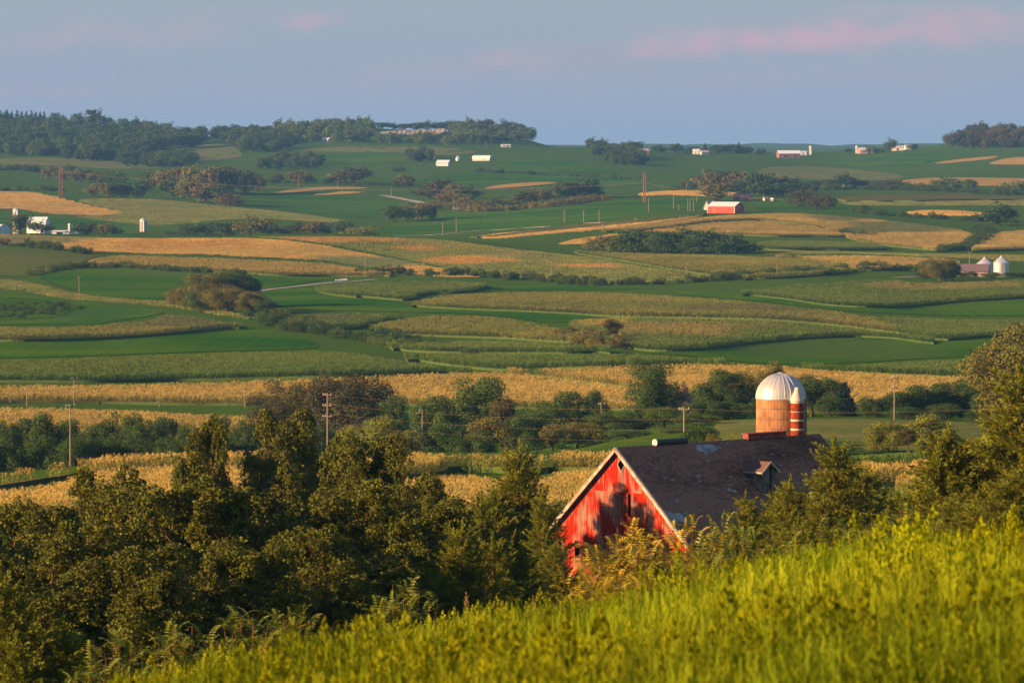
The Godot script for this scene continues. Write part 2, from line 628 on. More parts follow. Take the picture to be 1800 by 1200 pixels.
func make_fields() -> void:
	var tan_ := Color(0.42, 0.25, 0.085)
	var pale := Color(0.24, 0.235, 0.10)
	var green := Color(0.075, 0.15, 0.05)
	var gold := Color(0.46, 0.27, 0.08)
	# --- close behind the barn and the big trees
	field("corn_field", "low tasselled corn field on the rise behind the barn gable", "corn", "560,800 640,796 760,796 900,797 1000,799 1120,800 1180,806 1150,812 1000,808 985,812 960,818 900,818 850,816 790,815 780,824 700,832 600,850 520,850", 420, [])
	field("corn_field", "lower corn strip close behind the barn gable, below the dark gap in the corn", "corn", "560,868 700,842 790,833 850,836 900,842 960,834 1000,826 1120,818 1200,822 1250,850 1200,880 1000,895 800,905 600,900", 400, [])
	field("corn_field", "narrow corn strip on the left rise, in front of the dark treeline", "corn", "-60,838 0,831 60,822 120,811 200,805 260,801 330,798 450,796 540,796 500,808 430,809 330,811 230,813 170,818 110,832 50,838 -60,856", 420, [])
	field("corn_field", "corn field curving below the grass waterway on the left rise", "corn", "-60,872 0,861 60,855 100,848 140,835 180,824 230,819 330,816 430,815 520,815 500,850 380,880 200,900 -60,905", 400, [])
	field("corn_field", "upper corn strip right of the barn, below the mown green field", "greencorn", "1455,806 1500,803 1560,800 1640,797 1720,795 1800,797 1860,800 1860,806 1700,808 1600,812 1560,817 1490,817 1440,815", 400, [])
	field("corn_field", "middle corn strip right of the barn with a dark edge below it", "corn", "1440,824 1500,822 1580,820 1700,812 1860,810 1860,824 1700,822 1620,824 1600,830 1500,832 1440,834", 400, [])
	field("corn_field", "corn with slanting rows beside the cedar trees, right of the barn", "corn", "1575,850 1600,838 1640,829 1700,827 1860,828 1860,855 1700,853 1640,850", 380, [], Color(1, 1, 1), 0.5)
	field("corn_field", "deep green corn strip nearest behind the cedars right of the barn", "greencorn", "1440,862 1500,856 1580,856 1700,858 1860,862 1860,890 1700,900 1500,900 1400,885", 380, [])
	field("hay_field", "mown green hay field with pale windrows behind the silo", "mown", "1260,739 1330,737 1420,736 1500,735 1580,737 1660,740 1760,748 1760,775 1720,786 1600,792 1520,797 1460,800 1400,800 1300,790 1250,765", 560, [[1400, 790, 160, 14, green]])
	# --- valley floor
	field("corn_field", "front band of ripe corn above the dark treeline on the left", "corn", "-80,715 0,714.5 100,716 250,721 380,728 450,730 470,742 470,775 300,775 -80,770", 850)
	field("corn_field", "wide ripe tan corn field across the left valley floor", "corn", "-80,679 0,677 130,675 300,673 450,668 660,659 790,654 868,652 940,658 1000,665 1110,680 1240,696 1240,712 1110,716 900,712 700,706 560,702 470,702 430,706 330,706 200,703 100,702 -80,703", 850)
	field("corn_field", "ripe tan corn field right of the thin grass line, above the silo", "corn", "878,650 1000,646 1100,641.5 1230,637.5 1360,641 1460,649 1560,656 1700,661 1790,664 1860,668 1860,716 1700,712 1500,716 1330,716 1250,694 1112,677 1000,663 940,656", 850)
	field("corn_field", "greenish corn field with dark rows above the left tan field", "greencorn", "-80,633 0,632 100,630 220,624.5 450,617 600,616 680,628 760,640 830,648 830,650 660,655 450,661 300,664 130,666.5 -80,665", 850, [])
	field("corn_field", "greenish tan corn field in the middle of the valley, left of the tall tree", "greencorn", "700,624 750,620.5 900,619 1050,620.5 1130,621 1200,626 1290,634.5 1200,637 1050,640.5 900,646.5 862,645 800,639", 850, [])
	field("soybean_field", "long deep green soybean field on the left valley floor", "soy", "-80,604 0,603.5 100,602 200,597.5 260,593 350,585 420,575 460,574 500,588 550,600 565,612 480,615 300,620 200,624 100,628 -80,630", 850, [])
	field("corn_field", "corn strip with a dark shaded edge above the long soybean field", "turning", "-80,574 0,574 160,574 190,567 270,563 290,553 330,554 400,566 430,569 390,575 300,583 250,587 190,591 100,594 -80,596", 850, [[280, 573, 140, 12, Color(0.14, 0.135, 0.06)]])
	field("soybean_field", "bright green soybean field bowl below the curved dark corn edge on the right", "soy", "1120,621 1170,617.5 1250,612.5 1330,604 1400,597.5 1490,593 1570,594 1640,601 1720,598 1860,596 1860,627 1700,627 1600,632 1480,639 1380,641 1300,636 1200,624", 850, [[1430, 615, 230, 20, Color(0.085, 0.16, 0.03)]])
	field("corn_field", "olive corn field below the bright green bowl on the right", "greencorn", "1390,643.5 1480,641 1600,635 1700,630 1860,629 1860,665 1700,659.5 1600,655 1530,652 1460,647.5", 850, [])
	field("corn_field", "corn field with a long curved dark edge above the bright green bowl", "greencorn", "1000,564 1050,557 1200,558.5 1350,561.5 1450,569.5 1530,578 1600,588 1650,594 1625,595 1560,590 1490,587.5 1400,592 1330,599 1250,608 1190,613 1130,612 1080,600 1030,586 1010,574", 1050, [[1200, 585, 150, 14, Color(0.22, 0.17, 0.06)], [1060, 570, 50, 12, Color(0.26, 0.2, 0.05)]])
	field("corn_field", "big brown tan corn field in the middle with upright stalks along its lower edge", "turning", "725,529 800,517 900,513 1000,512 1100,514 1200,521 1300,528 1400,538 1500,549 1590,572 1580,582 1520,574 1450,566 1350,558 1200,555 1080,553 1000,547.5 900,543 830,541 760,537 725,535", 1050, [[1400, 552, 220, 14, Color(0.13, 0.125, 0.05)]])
	field("soybean_field", "thin bright green soybean strip slanting across the middle right", "soy", "1170,510.5 1250,513 1350,522 1450,535 1560,543 1650,540 1730,536 1860,524 1860,555 1700,556 1600,552 1500,548 1400,536.5 1300,526 1200,519", 1050, [])
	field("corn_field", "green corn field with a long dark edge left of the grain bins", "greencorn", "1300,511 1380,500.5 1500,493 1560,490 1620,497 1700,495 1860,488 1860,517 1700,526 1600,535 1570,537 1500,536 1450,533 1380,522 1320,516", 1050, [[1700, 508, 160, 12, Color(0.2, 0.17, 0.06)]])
	field("corn_field", "brown green corn wedge at the right edge above the curved dark edge", "greencorn", "1500,552.5 1600,556.5 1700,560 1860,560 1860,585 1730,588 1690,592 1655,594 1600,586 1545,574", 1050)
	field("corn_field", "corn strip under the gravel lane in the middle left", "greencorn", "555,503 600,498 680,493.5 780,492 860,496 850,506 800,512 740,514 720,526 640,518 620,519.5 560,512", 1200)
	field("soybean_field", "teal soybean strip below the big hill in the middle", "soy", "866,497 950,500 1100,506 1170,508 1000,510 900,511 856,507", 1200, [])
	field("soybean_field", "dark green soybean field right of the bushy tree cluster", "soy", "455,516 490,508 545,505 560,515 620,524 700,529 722,537 800,540.5 900,545 1000,550.5 1048,556 1000,566 960,567 900,558 820,551 740,549.5 650,547 560,545 490,539 478,526", 1050, [[860, 547, 150, 6, Color(0.085, 0.17, 0.03)]])
	field("corn_field", "low mound of turning brown corn in the middle of the valley", "turning", "645,573 680,563 740,555 820,553 900,558.5 950,569 1005,580 1020,598 960,596 900,591 800,588 720,585 680,582", 950, [[870, 584, 120, 8, Color(0.16, 0.16, 0.04)]])
	field("corn_field", "dark green corn strip under the mound in the middle", "greencorn", "672,604 780,599 900,598 1000,604 1090,611 1010,617 860,617 720,614", 850, [])
	field("corn_field", "brownish corn patch left of the mound, above the brushy gully", "greencorn", "490,560 560,549 640,550.5 718,552 660,564 630,574 560,575 500,571", 950, [[560, 566, 60, 9, Color(0.12, 0.13, 0.06)]])
	field("soybean_field", "bright green soybean field left of the bushy tree cluster", "soy", "64,486 100,478 140,472 210,469.5 300,474 345,479 340,500 310,527 200,526 130,512 100,500", 1200, [[300, 481, 130, 6, Color(0.10, 0.18, 0.03)]])
	field("soybean_field", "small green soybean field right behind the bushy tree cluster", "soy", "440,484 530,486.5 610,489 565,492 520,500 445,510", 1200)
	field("hay_field", "long tan green grass strip along the fence in the lower left bowl", "hay", "-80,486 0,489 40,495 140,517 230,527 320,531 400,548 480,562 430,561 330,541 220,532 120,525 50,511 -80,499", 1000, [])
	field("brush_patch", "dark teal weedy plot at the left edge among green fields", "soy", "-80,523 0,522 70,529 118,543 122,552 75,560 -80,563", 1000, [])
	field("soybean_field", "bright green soybean field around the dark weedy plot on the left", "soy", "-80,514 0,517 60,520 120,528 200,538 285,545 287,551 225,562 160,571 -80,571 -80,566 78,563 128,553 122,541 72,526 -80,520", 1000, [[150, 555, 130, 12, Color(0.06, 0.155, 0.035)]])
	# --- the long bright hill
	field("hay_field", "broad golden hayfield on the crest of the long bright hill, left part", "stubble", "-80,412 0,411 110,416 180,418 250,419 330,418.5 440,418 500,422 560,429.5 640,445 740,464 820,482 850,488 790,487 720,480 680,471 600,462 540,455.5 450,452.5 380,447.5 300,446.5 200,444 140,441 90,435 40,431 -80,428", 1500, [[40, 422, 130, 14, pale], [620, 458, 180, 16, Color(0.2, 0.23, 0.09)], [300, 430, 170, 10, gold]])
	field("hay_field", "pale green and tan hayfield on the right part of the long bright hill", "hay", "450,416.5 560,415.5 640,416.5 720,419 800,424.5 900,438 1000,448.5 1040,452.5 1100,463.5 1200,479.5 1290,489.5 1240,491.5 1150,494.5 1100,500 1050,500 980,494.5 900,488 872,486 832,478.5 742,460 642,440.5 562,425.5 500,419.5", 1500, [[600, 422, 120, 5, tan_], [740, 437, 70, 8, tan_], [820, 457, 70, 8, gold], [1030, 467, 80, 4, tan_], [900, 445, 60, 8, pale]])
	field("corn_field", "ripe tan corn strip along the lower edge of the long bright hill", "corn", "165,453 220,447 300,450.5 400,453 450,456 540,459 600,465 650,473 700,481 640,483 560,482.5 480,481 400,476 330,472.5 260,468.5 190,466 150,464", 1400, [])
	field("pasture", "rough green pasture on the left shoulder of the long bright hill", "pasture", "-80,431 0,433 90,438 140,444 205,447 160,452 145,463 180,469 130,471 90,477 55,486 0,485 -80,482", 1400)
	# --- across the middle distance, right
	field("corn_field", "brown corn field slanting below the dark wood block", "turning", "1000,439 1100,444 1200,447 1330,449 1350,475 1295,486 1200,474 1100,457 1035,447", 1700)
	field("corn_field", "brown corn field right of the thin line, below the wood block", "turning", "1140,446 1330,449.5 1420,454 1490,471 1500,476 1440,481 1380,485.5 1330,487 1300,486 1355,475 1250,460", 1700)
	field("corn_field", "ripe tan corn field left of the grain bins and barn", "corn", "1355,450 1400,448.5 1500,448 1600,450.5 1690,455 1690,466 1600,470 1520,473.5 1492,469 1420,455", 1700, [])
	field("hay_field", "thin pale hay strip above the tan field near the grain bins", "hay", "1330,440.5 1450,441.5 1600,446 1760,448 1860,450 1860,462 1700,455 1600,449 1500,446 1350,447.5", 1700, [])
	field("corn_field", "dark edged corn strip right of the wood block", "greencorn", "1335,422 1420,422 1530,425 1560,431 1560,437 1450,437 1335,437", 1700, [])
	field("corn_field", "tan corn on the lower slope of the red shed hill", "corn", "1100,410 1200,396 1260,389 1330,387 1390,392 1450,401 1500,411 1480,414.5 1400,413.5 1330,412.5 1290,410", 1800, [])
	field("corn_field", "tan and green corn sweeping over the crest of the red shed hill", "corn", "1040,405.5 1120,394 1240,381 1320,375.5 1380,373.5 1450,377.5 1540,385 1640,396 1690,403 1716,413 1700,435 1650,439 1560,430 1500,420 1480,411 1440,398.5 1390,389.5 1330,385 1250,387 1130,404", 1800, [[1590, 405, 130, 14, Color(0.13, 0.14, 0.055)], [1480, 388, 80, 7, Color(0.15, 0.145, 0.06)]])
	field("corn_field", "tan corn field at the right edge beyond the curved grass waterway", "corn", "1740,409 1800,404 1860,403 1860,434 1800,436 1740,438 1705,440 1722,426", 1800, [])
	field("corn_field", "brown corn strip between the lane and the tan strip left of the red shed", "turning", "810,416 900,404 1010,391 1110,383 1240,373 1240,376 1100,392 960,404 880,413", 2000)
	field("stubble_strip", "curved tan stubble strip left of the red shed hill", "stubble", "870,420.5 950,412 1040,405.5 1130,394 1230,381 1230,377.5 1130,389 1000,402.5 900,408 850,415", 1900, [])
	field("stubble_strip", "small tan stubble strip left of the wood block", "stubble", "985,430 1010,421 1080,411 1100,412 1040,421 1020,430", 1900, [])
	field("soybean_field", "big dark teal soybean slope crossing the middle distance", "soy", "650,413.5 720,413.5 830,405.5 930,400 1050,391 1140,372 1240,365 1240,353 1190,350 1130,349 1060,351 900,362 800,371 720,386 660,401", 2300)
	field("stubble_strip", "thin tan strip beside the right rust red tower", "stubble", "1130,339 1180,335 1250,335 1310,340 1250,345 1180,342.5 1130,345", 2600, [])
	field("soybean_field", "dark teal soybean field around the trees behind the red shed", "soy", "1320,352 1400,350 1480,358 1560,368 1640,378 1600,385 1500,378 1420,370 1330,371", 2500)
	field("corn_field", "brown corn strips on the slope above the lone round tree", "turning", "1470,345.5 1540,340.5 1700,338.5 1750,343 1860,345 1860,351 1700,350.5 1560,353.5 1475,352.5", 2500)
	field("hay_field", "pale green strip above the lone round tree", "hay", "1480,355 1600,356 1700,352 1860,354 1860,362 1700,361 1600,362 1500,361", 2500, [])
	field("stubble_strip", "bright tan stubble patch left of the lone round tree", "stubble", "1585,375 1620,370 1680,369.5 1728,374 1726,379 1650,380", 2500, [])
	# --- left, beyond the bright hill
	field("stubble_field", "warm tan stubble slope at the left edge below the rust red tower", "stubble", "-80,337 0,336.5 55,337 95,346 125,353.5 180,366 222,374 180,379 110,377 75,374 40,366.5 -80,368", 2600, [])
	field("hay_field", "long pale green hayfield sweeping right of the tan slope", "hay", "130,350 260,349 400,363 500,373 600,386 590,392 470,384 400,386 330,393 270,397 200,389 130,380 185,379 230,374 185,365", 2600, [])
	field("soybean_field", "dark green soybean band behind the left farmstead", "soy", "-80,374 0,372 40,371 75,378 120,382 190,392 260,400 250,412 120,408 -80,404", 2500)
	field("soybean_field", "dark soybean field in the dip between the treeline and tan arcs", "soy", "300,346 400,352 470,343 560,345 650,346 680,352 740,366 690,380 640,384 560,376 440,362 350,354", 2800)
	field("stubble_strip", "tan arc of stubble in the left middle distance", "stubble", "470,341 520,331 580,328 640,329 652,332 560,334 500,340", 3000, [])
	field("stubble_strip", "second, lower tan arc of stubble in the left middle distance", "stubble", "560,341 620,336 645,338.5 560,344", 3000, [])
	field("soybean_field", "bright green strip field above the middle trees", "soy", "735,320 760,307.5 900,306.5 1000,309.5 1090,312.5 1130,318.5 1130,325 1060,325 940,318 900,322 830,328", 3200, [])
	field("stubble_strip", "thin tan strip between the middle trees and the green strip field", "stubble", "845,333 870,325.5 940,319.5 1000,320.5 900,330", 3200, [])
	field("hay_field", "light green hayfield slope between two bands of trees on the right", "hay", "1330,301 1350,293 1420,291.5 1500,297.5 1600,309.5 1560,318 1450,316.5 1340,311", 3200, [])
	field("stubble_field", "tan stubble field behind the round willows on the right", "stubble", "1580,317.5 1630,312.5 1700,311.5 1860,315 1860,327 1650,327 1600,325", 3200, [])
	field("soybean_field", "far dark teal soybean slope right of the white barns", "soy", "860,300 880,284 950,276 1020,286 1060,297.5 1110,303 1050,304.5 900,303.5", 3600)
	field("soybean_field", "far teal soybean field left of the white barns", "soy", "475,282 500,273 600,271 720,271 715,286 580,290", 3600, [])
	field("hay_field", "far pale strip field below the wooded bluff", "hay", "500,266 560,259 640,257.5 780,258 850,268 780,274 700,268 600,267", 3600, [])
	field("hay_field", "far pale green strip at the left below the wooded ridge", "hay", "-80,279 0,278.5 100,277 200,282 260,292 295,296 200,298 100,291 -80,288", 3600, [])
	field("hay_field", "grey green clearing between the two wooded ridges", "hay", "255,273 320,262 380,251 420,262 430,276 360,284 300,283", 3600, [])
	field("stubble_strip", "upper tan strip on the far right slope below the knoll", "stubble", "1640,286 1690,279 1760,273.5 1745,279.5 1650,289", 3600, [])
	field("stubble_strip", "lower tan strip on the far right slope below the knoll", "stubble", "1725,290 1775,276 1860,275 1860,290", 3600, [])
	field("soybean_field", "teal soybean slope on the far right under the horizon farms", "soy", "1400,283 1480,272 1560,270 1700,268 1740,272 1640,282 1600,296 1520,294", 3600, [])

# ---------------------------------------------------------------- trees
# Every crown is built of puffs (clumps) of leaf faces round limbs; unit height 1, base at 0.
func crown_mesh(seed_: int, kind: String, leaves: int, size: float) -> ArrayMesh:
	var b := MB.new()
	var r := RandomNumberGenerator.new()
	r.seed = seed_
	var puffs := []      # [centre, radius]
	match kind:
		"spruce":
			for k in 60:
				var y := 0.08 + 0.88 * pow(r.randf(), 1.25)
				var rad := 0.24 * (1.0 - y) + 0.02
				var an := r.randf() * TAU
				puffs.append([Vector3(cos(an) * rad * 0.75, y, sin(an) * rad * 0.75), rad * 0.42 + 0.02])
		_:
			# centre height, half width, half height, puffs, puff size
			var p: Array = {
				"round": [0.48, 0.44, 0.48, 46, 0.16], "oak": [0.47, 0.64, 0.47, 60, 0.15], "tall": [0.54, 0.22, 0.46, 34, 0.11],
				"bush": [0.47, 0.62, 0.50, 34, 0.19], "willow": [0.50, 0.46, 0.48, 46, 0.15], "ragged": [0.56, 0.38, 0.40, 24, 0.14],
			}[kind]
			var bulge := r.randf() * TAU
			for k in int(p[3]):
				var d := Vector3(r.randfn(), r.randfn() * 0.9 + 0.15, r.randfn()).normalized()
				var reach := r.randf_range(0.55, 0.9) * (1.0 + 0.2 * sin(atan2(d.z, d.x) * 2.0 + bulge) + 0.16 * sin(atan2(d.z, d.x) * 5.0 + bulge * 2.0))
				if kind == "ragged": reach = r.randf_range(0.2, 1.0)
				var c := Vector3(d.x * p[1], d.y * p[2], d.z * p[1]) * reach
				if c.y < 0.0 and kind != "bush": c *= Vector3(0.92, 0.92, 0.92)
				puffs.append([Vector3(0, p[0], 0) + c, p[4] * r.randf_range(0.7, 1.3)])
	var total := 0.0
	for q in puffs:
		total += q[1] * q[1]
	for q in puffs:
		var tint := r.randf_range(0.78, 1.2)
		var warm := r.randf_range(-0.12, 0.16)
		for k in int(leaves * q[1] * q[1] / total):
			var d := Vector3(r.randfn(), r.randfn() + 0.12, r.randfn()).normalized()
			var p: Vector3 = q[0] + d * q[1] * Vector3(1, 0.82, 1) * (1.0 - 0.55 * pow(r.randf(), 2.2))
			if p.y < 0.02: continue
			var s := size * r.randf_range(0.7, 1.35)
			var f := (d + Vector3(r.randfn(), r.randfn() + 0.4, r.randfn()) * 0.55).normalized()
			var a := f.cross(Vector3(r.randfn(), r.randfn(), r.randfn())).normalized()
			if kind == "willow":
				a = (a * 0.6 + Vector3(0, -0.9, 0)).normalized()
				f = (f - a * f.dot(a)).normalized()
			elif kind == "spruce":
				a = (Vector3(d.x, -0.35, d.z) + a * 0.5).normalized()
				f = (f - a * f.dot(a)).normalized()
			var t := tint * r.randf_range(0.75, 1.28)
			b.col = Color(t * (1.0 + warm + r.randf_range(-0.06, 0.1)), t, t * (1.0 - warm))
			b.leaf(p - a * s * 0.5, a * s, a.cross(f) * s * 0.36, f * s * 0.12)
	return b.mesh(true)

func trunk_mesh(seed_: int, spread: float) -> ArrayMesh:
	var b := MB.new()
	var r := RandomNumberGenerator.new()
	r.seed = seed_
	var fork := Vector3(r.randf_range(-0.02, 0.02), 0.36, r.randf_range(-0.02, 0.02))
	b.tube(Vector3(0, -0.06, 0), Vector3(0, 0.03, 0), 0.045, 0.032, 7, false)
	b.tube(Vector3(0, 0.03, 0), fork, 0.032, 0.024, 7, false)
	for k in 6:
		var an := k * TAU / 6 + r.randf()
		var m := fork + Vector3(cos(an) * spread * 0.4, 0.14 + 0.05 * r.randf(), sin(an) * spread * 0.4)
		var e := m + Vector3(cos(an + 0.3) * spread * 0.4, 0.15 + 0.1 * r.randf(), sin(an + 0.3) * spread * 0.4)
		b.tube(fork - Vector3(0, 0.03 + 0.02 * k, 0), m, 0.016, 0.011, 5, false)
		b.tube(m, e, 0.011, 0.004, 5, false)
	return b.mesh()

func make_archetypes() -> void:
	for kind in ["round", "oak", "tall", "bush", "willow", "spruce", "ragged"]:
		for k in 3:
			arch["mid_%s%d" % [kind, k]] = crown_mesh(100 + k * 7 + kind.length(), kind, 12500 if kind != "ragged" else 5000, 0.030)
			arch["far_%s%d" % [kind, k]] = crown_mesh(300 + k * 7 + kind.length(), kind, 1700, 0.066)
	for kind in ["round", "oak"]:
		for k in 3:
			arch["big_%s%d" % [kind, k]] = crown_mesh(500 + k * 7 + kind.length(), kind, 30000, 0.021)
	for k in 3:
		arch["trunk%d" % k] = trunk_mesh(40 + k, 0.4)

var tree_turn := 0

# One tree with its foot at p, as high and wide as given
func tree(called: String, label: String, p: Vector3, high: float, wide: float, kind: String, leafy: String, group: String, category := "tree") -> Node3D:
	tree_turn += 1
	var lod := "mid" if -p.z < 2100.0 else "far"
	if lod == "mid" and (kind == "round" or kind == "oak") and wide > 11.0: lod = "big"
	var o := thing(called, label, category, p - Vector3(0, 0.15, 0), tree_turn * 2.399, group)
	var natural: float = {"round": 0.92, "oak": 1.35, "tall": 0.52, "bush": 1.4, "willow": 1.0, "spruce": 0.5, "ragged": 0.85}[kind]
	var w := wide / natural
	o.scale = Vector3(w, high, w)
	part("crown" if kind != "bush" else "foliage", arch["%s_%s%d" % [lod, kind, tree_turn % 3]], M["leaf_" + leafy], o)
	part("trunk" if kind != "bush" else "stems", arch["trunk%d" % (tree_turn % 3)], M.bark, o)
	return o

const ORDER := ["first", "second", "third", "fourth", "fifth", "sixth", "seventh", "eighth", "ninth", "tenth", "eleventh", "twelfth", "thirteenth", "fourteenth", "fifteenth", "sixteenth", "seventeenth", "eighteenth", "nineteenth", "twentieth", "twenty-first", "twenty-second", "twenty-third", "twenty-fourth", "twenty-fifth", "twenty-sixth", "twenty-seventh", "twenty-eighth", "twenty-ninth", "thirtieth"]
const LOOKS := {"dark": "dark green", "green": "green", "olive": "olive green", "rust": "rusty brown", "yellow": "yellow green", "spruce": "blue green", "pale": "pale rosy", "brown": "brown tinged"}
const SHAPES := {"round": "round tree", "oak": "broad tree", "tall": "slender tree", "bush": "shrub", "willow": "drooping tree", "spruce": "spruce", "ragged": "thin tree"}
const NAMES := {"round": "round_tree", "oak": "spreading_tree", "tall": "slender_tree", "bush": "shrub", "willow": "willow_tree", "spruce": "spruce_tree", "ragged": "thin_tree"}

# A stand of trees, each one a thing: "X,Ytop,width,kind,leaf,d,base" in pixels of the photograph; d metres out, or 0 to stand at row base
func stand(place: String, group: String, dmin: float, list: String) -> void:
	var rows := []
	for line in list.split(";", false):
		rows.append(line.strip_edges().split(","))
	rows.sort_custom(func(a, b): return a[0].to_float() < b[0].to_float())
	var k := 0
	for a in rows:
		var X: float = a[0].to_float()
		var d: float = a[5].to_float()
		var p := spot(X, d) if d > 0.0 else ground_at(X, a[6].to_float(), dmin)
		d = -p.z
		var high := maxf(level(X, a[1].to_float(), d) - p.y, 1.5)
		var kind: String = a[3]
		var label := "%s %s, %s from left %s" % [LOOKS[a[4]], SHAPES[kind], ORDER[k], place]
		if rows.size() == 1: label = "%s %s %s" % [LOOKS[a[4]], SHAPES[kind], place]
		tree(NAMES[kind], label, p, high, a[2].to_float() / F * d * (1.22 if d > 2000.0 else 1.1), kind, a[4], group, "shrub" if kind == "bush" else "tree")
		k += 1

# A wood on a far hillside that reads as one mass: trees filling an outline on the ground
func wood(label: String, outline: String, dmin: float, step_px: float, high: float, leafy: String) -> void:
	var loop := pixels(outline)
	var lo := loop[0]
	var hi := loop[0]
	for w in loop:
		lo = lo.min(w); hi = hi.max(w)
	var sets := [[], [], []]
	var tints := [PackedColorArray(), PackedColorArray(), PackedColorArray()]
	var y := lo.y
	while y < hi.y:
		var x := lo.x
		while x < hi.x:
			var q := Vector2(x + rng.randf_range(-0.6, 0.6) * step_px, y + rng.randf_range(-0.3, 0.3) * step_px)
			x += step_px
			if not Geometry2D.is_point_in_polygon(q, loop):
				continue
			var p := ground_at(q.x, q.y, dmin)
			if -p.z > 7500.0:
				continue
			var k := rng.randi() % 3
			var h := high * rng.randf_range(0.7, 1.2)
			sets[k].append(Transform3D(Basis(Vector3.UP, rng.randf() * TAU).scaled(Vector3(h * rng.randf_range(0.95, 1.3), h, h * rng.randf_range(0.95, 1.3))), p - Vector3(0, 0.1 * h, 0)))
			var t := rng.randf_range(0.7, 1.3)
			var w := rng.randf_range(-0.1, 0.25)
			tints[k].append(Color(t * (1 + w), t, t))
		y += step_px * 0.42
	var o := thing("woodland", label, "wood")
	o.set_meta("kind", "stuff")
	for k in 3:
		scatter("crowns", arch["far_round%d" % k], M["leaf_" + leafy], sets[k], tints[k], o)

# Rough brush along a line on the ground
func brush(label: String, line: String, dmin: float, high: float, wide: float, per_m: float, leafy: String) -> void:
	var pts := pixels(line)
	var places := []
	var tints := PackedColorArray()
	for i in pts.size() - 1:
		var a := ground_at(pts[i].x, pts[i].y, dmin)
		var b := ground_at(pts[i + 1].x, pts[i + 1].y, dmin)
		for k in maxi(1, int(a.distance_to(b) * per_m * 1.8)):
			var p := a.lerp(b, rng.randf()) + Vector3(rng.randf_range(-wide, wide), 0, rng.randf_range(-wide, wide))
			p.y = hgt(p.x, p.z) - 0.1
			var h := high * (0.3 + 1.1 * pow(rng.randf(), 2.0))
			var w := h * rng.randf_range(0.8, 1.6)
			places.append(Transform3D(Basis(Vector3.UP, rng.randf() * TAU).scaled(Vector3(w, h, w)), p))
			var t := rng.randf_range(0.7, 1.3)
			tints.append(Color(t * rng.randf_range(0.9, 1.25), t, t))
	var o := scatter("brush", arch.far_bush0, M["leaf_" + leafy], places, tints, self)
	tag(o, label, "brush", "", "stuff")

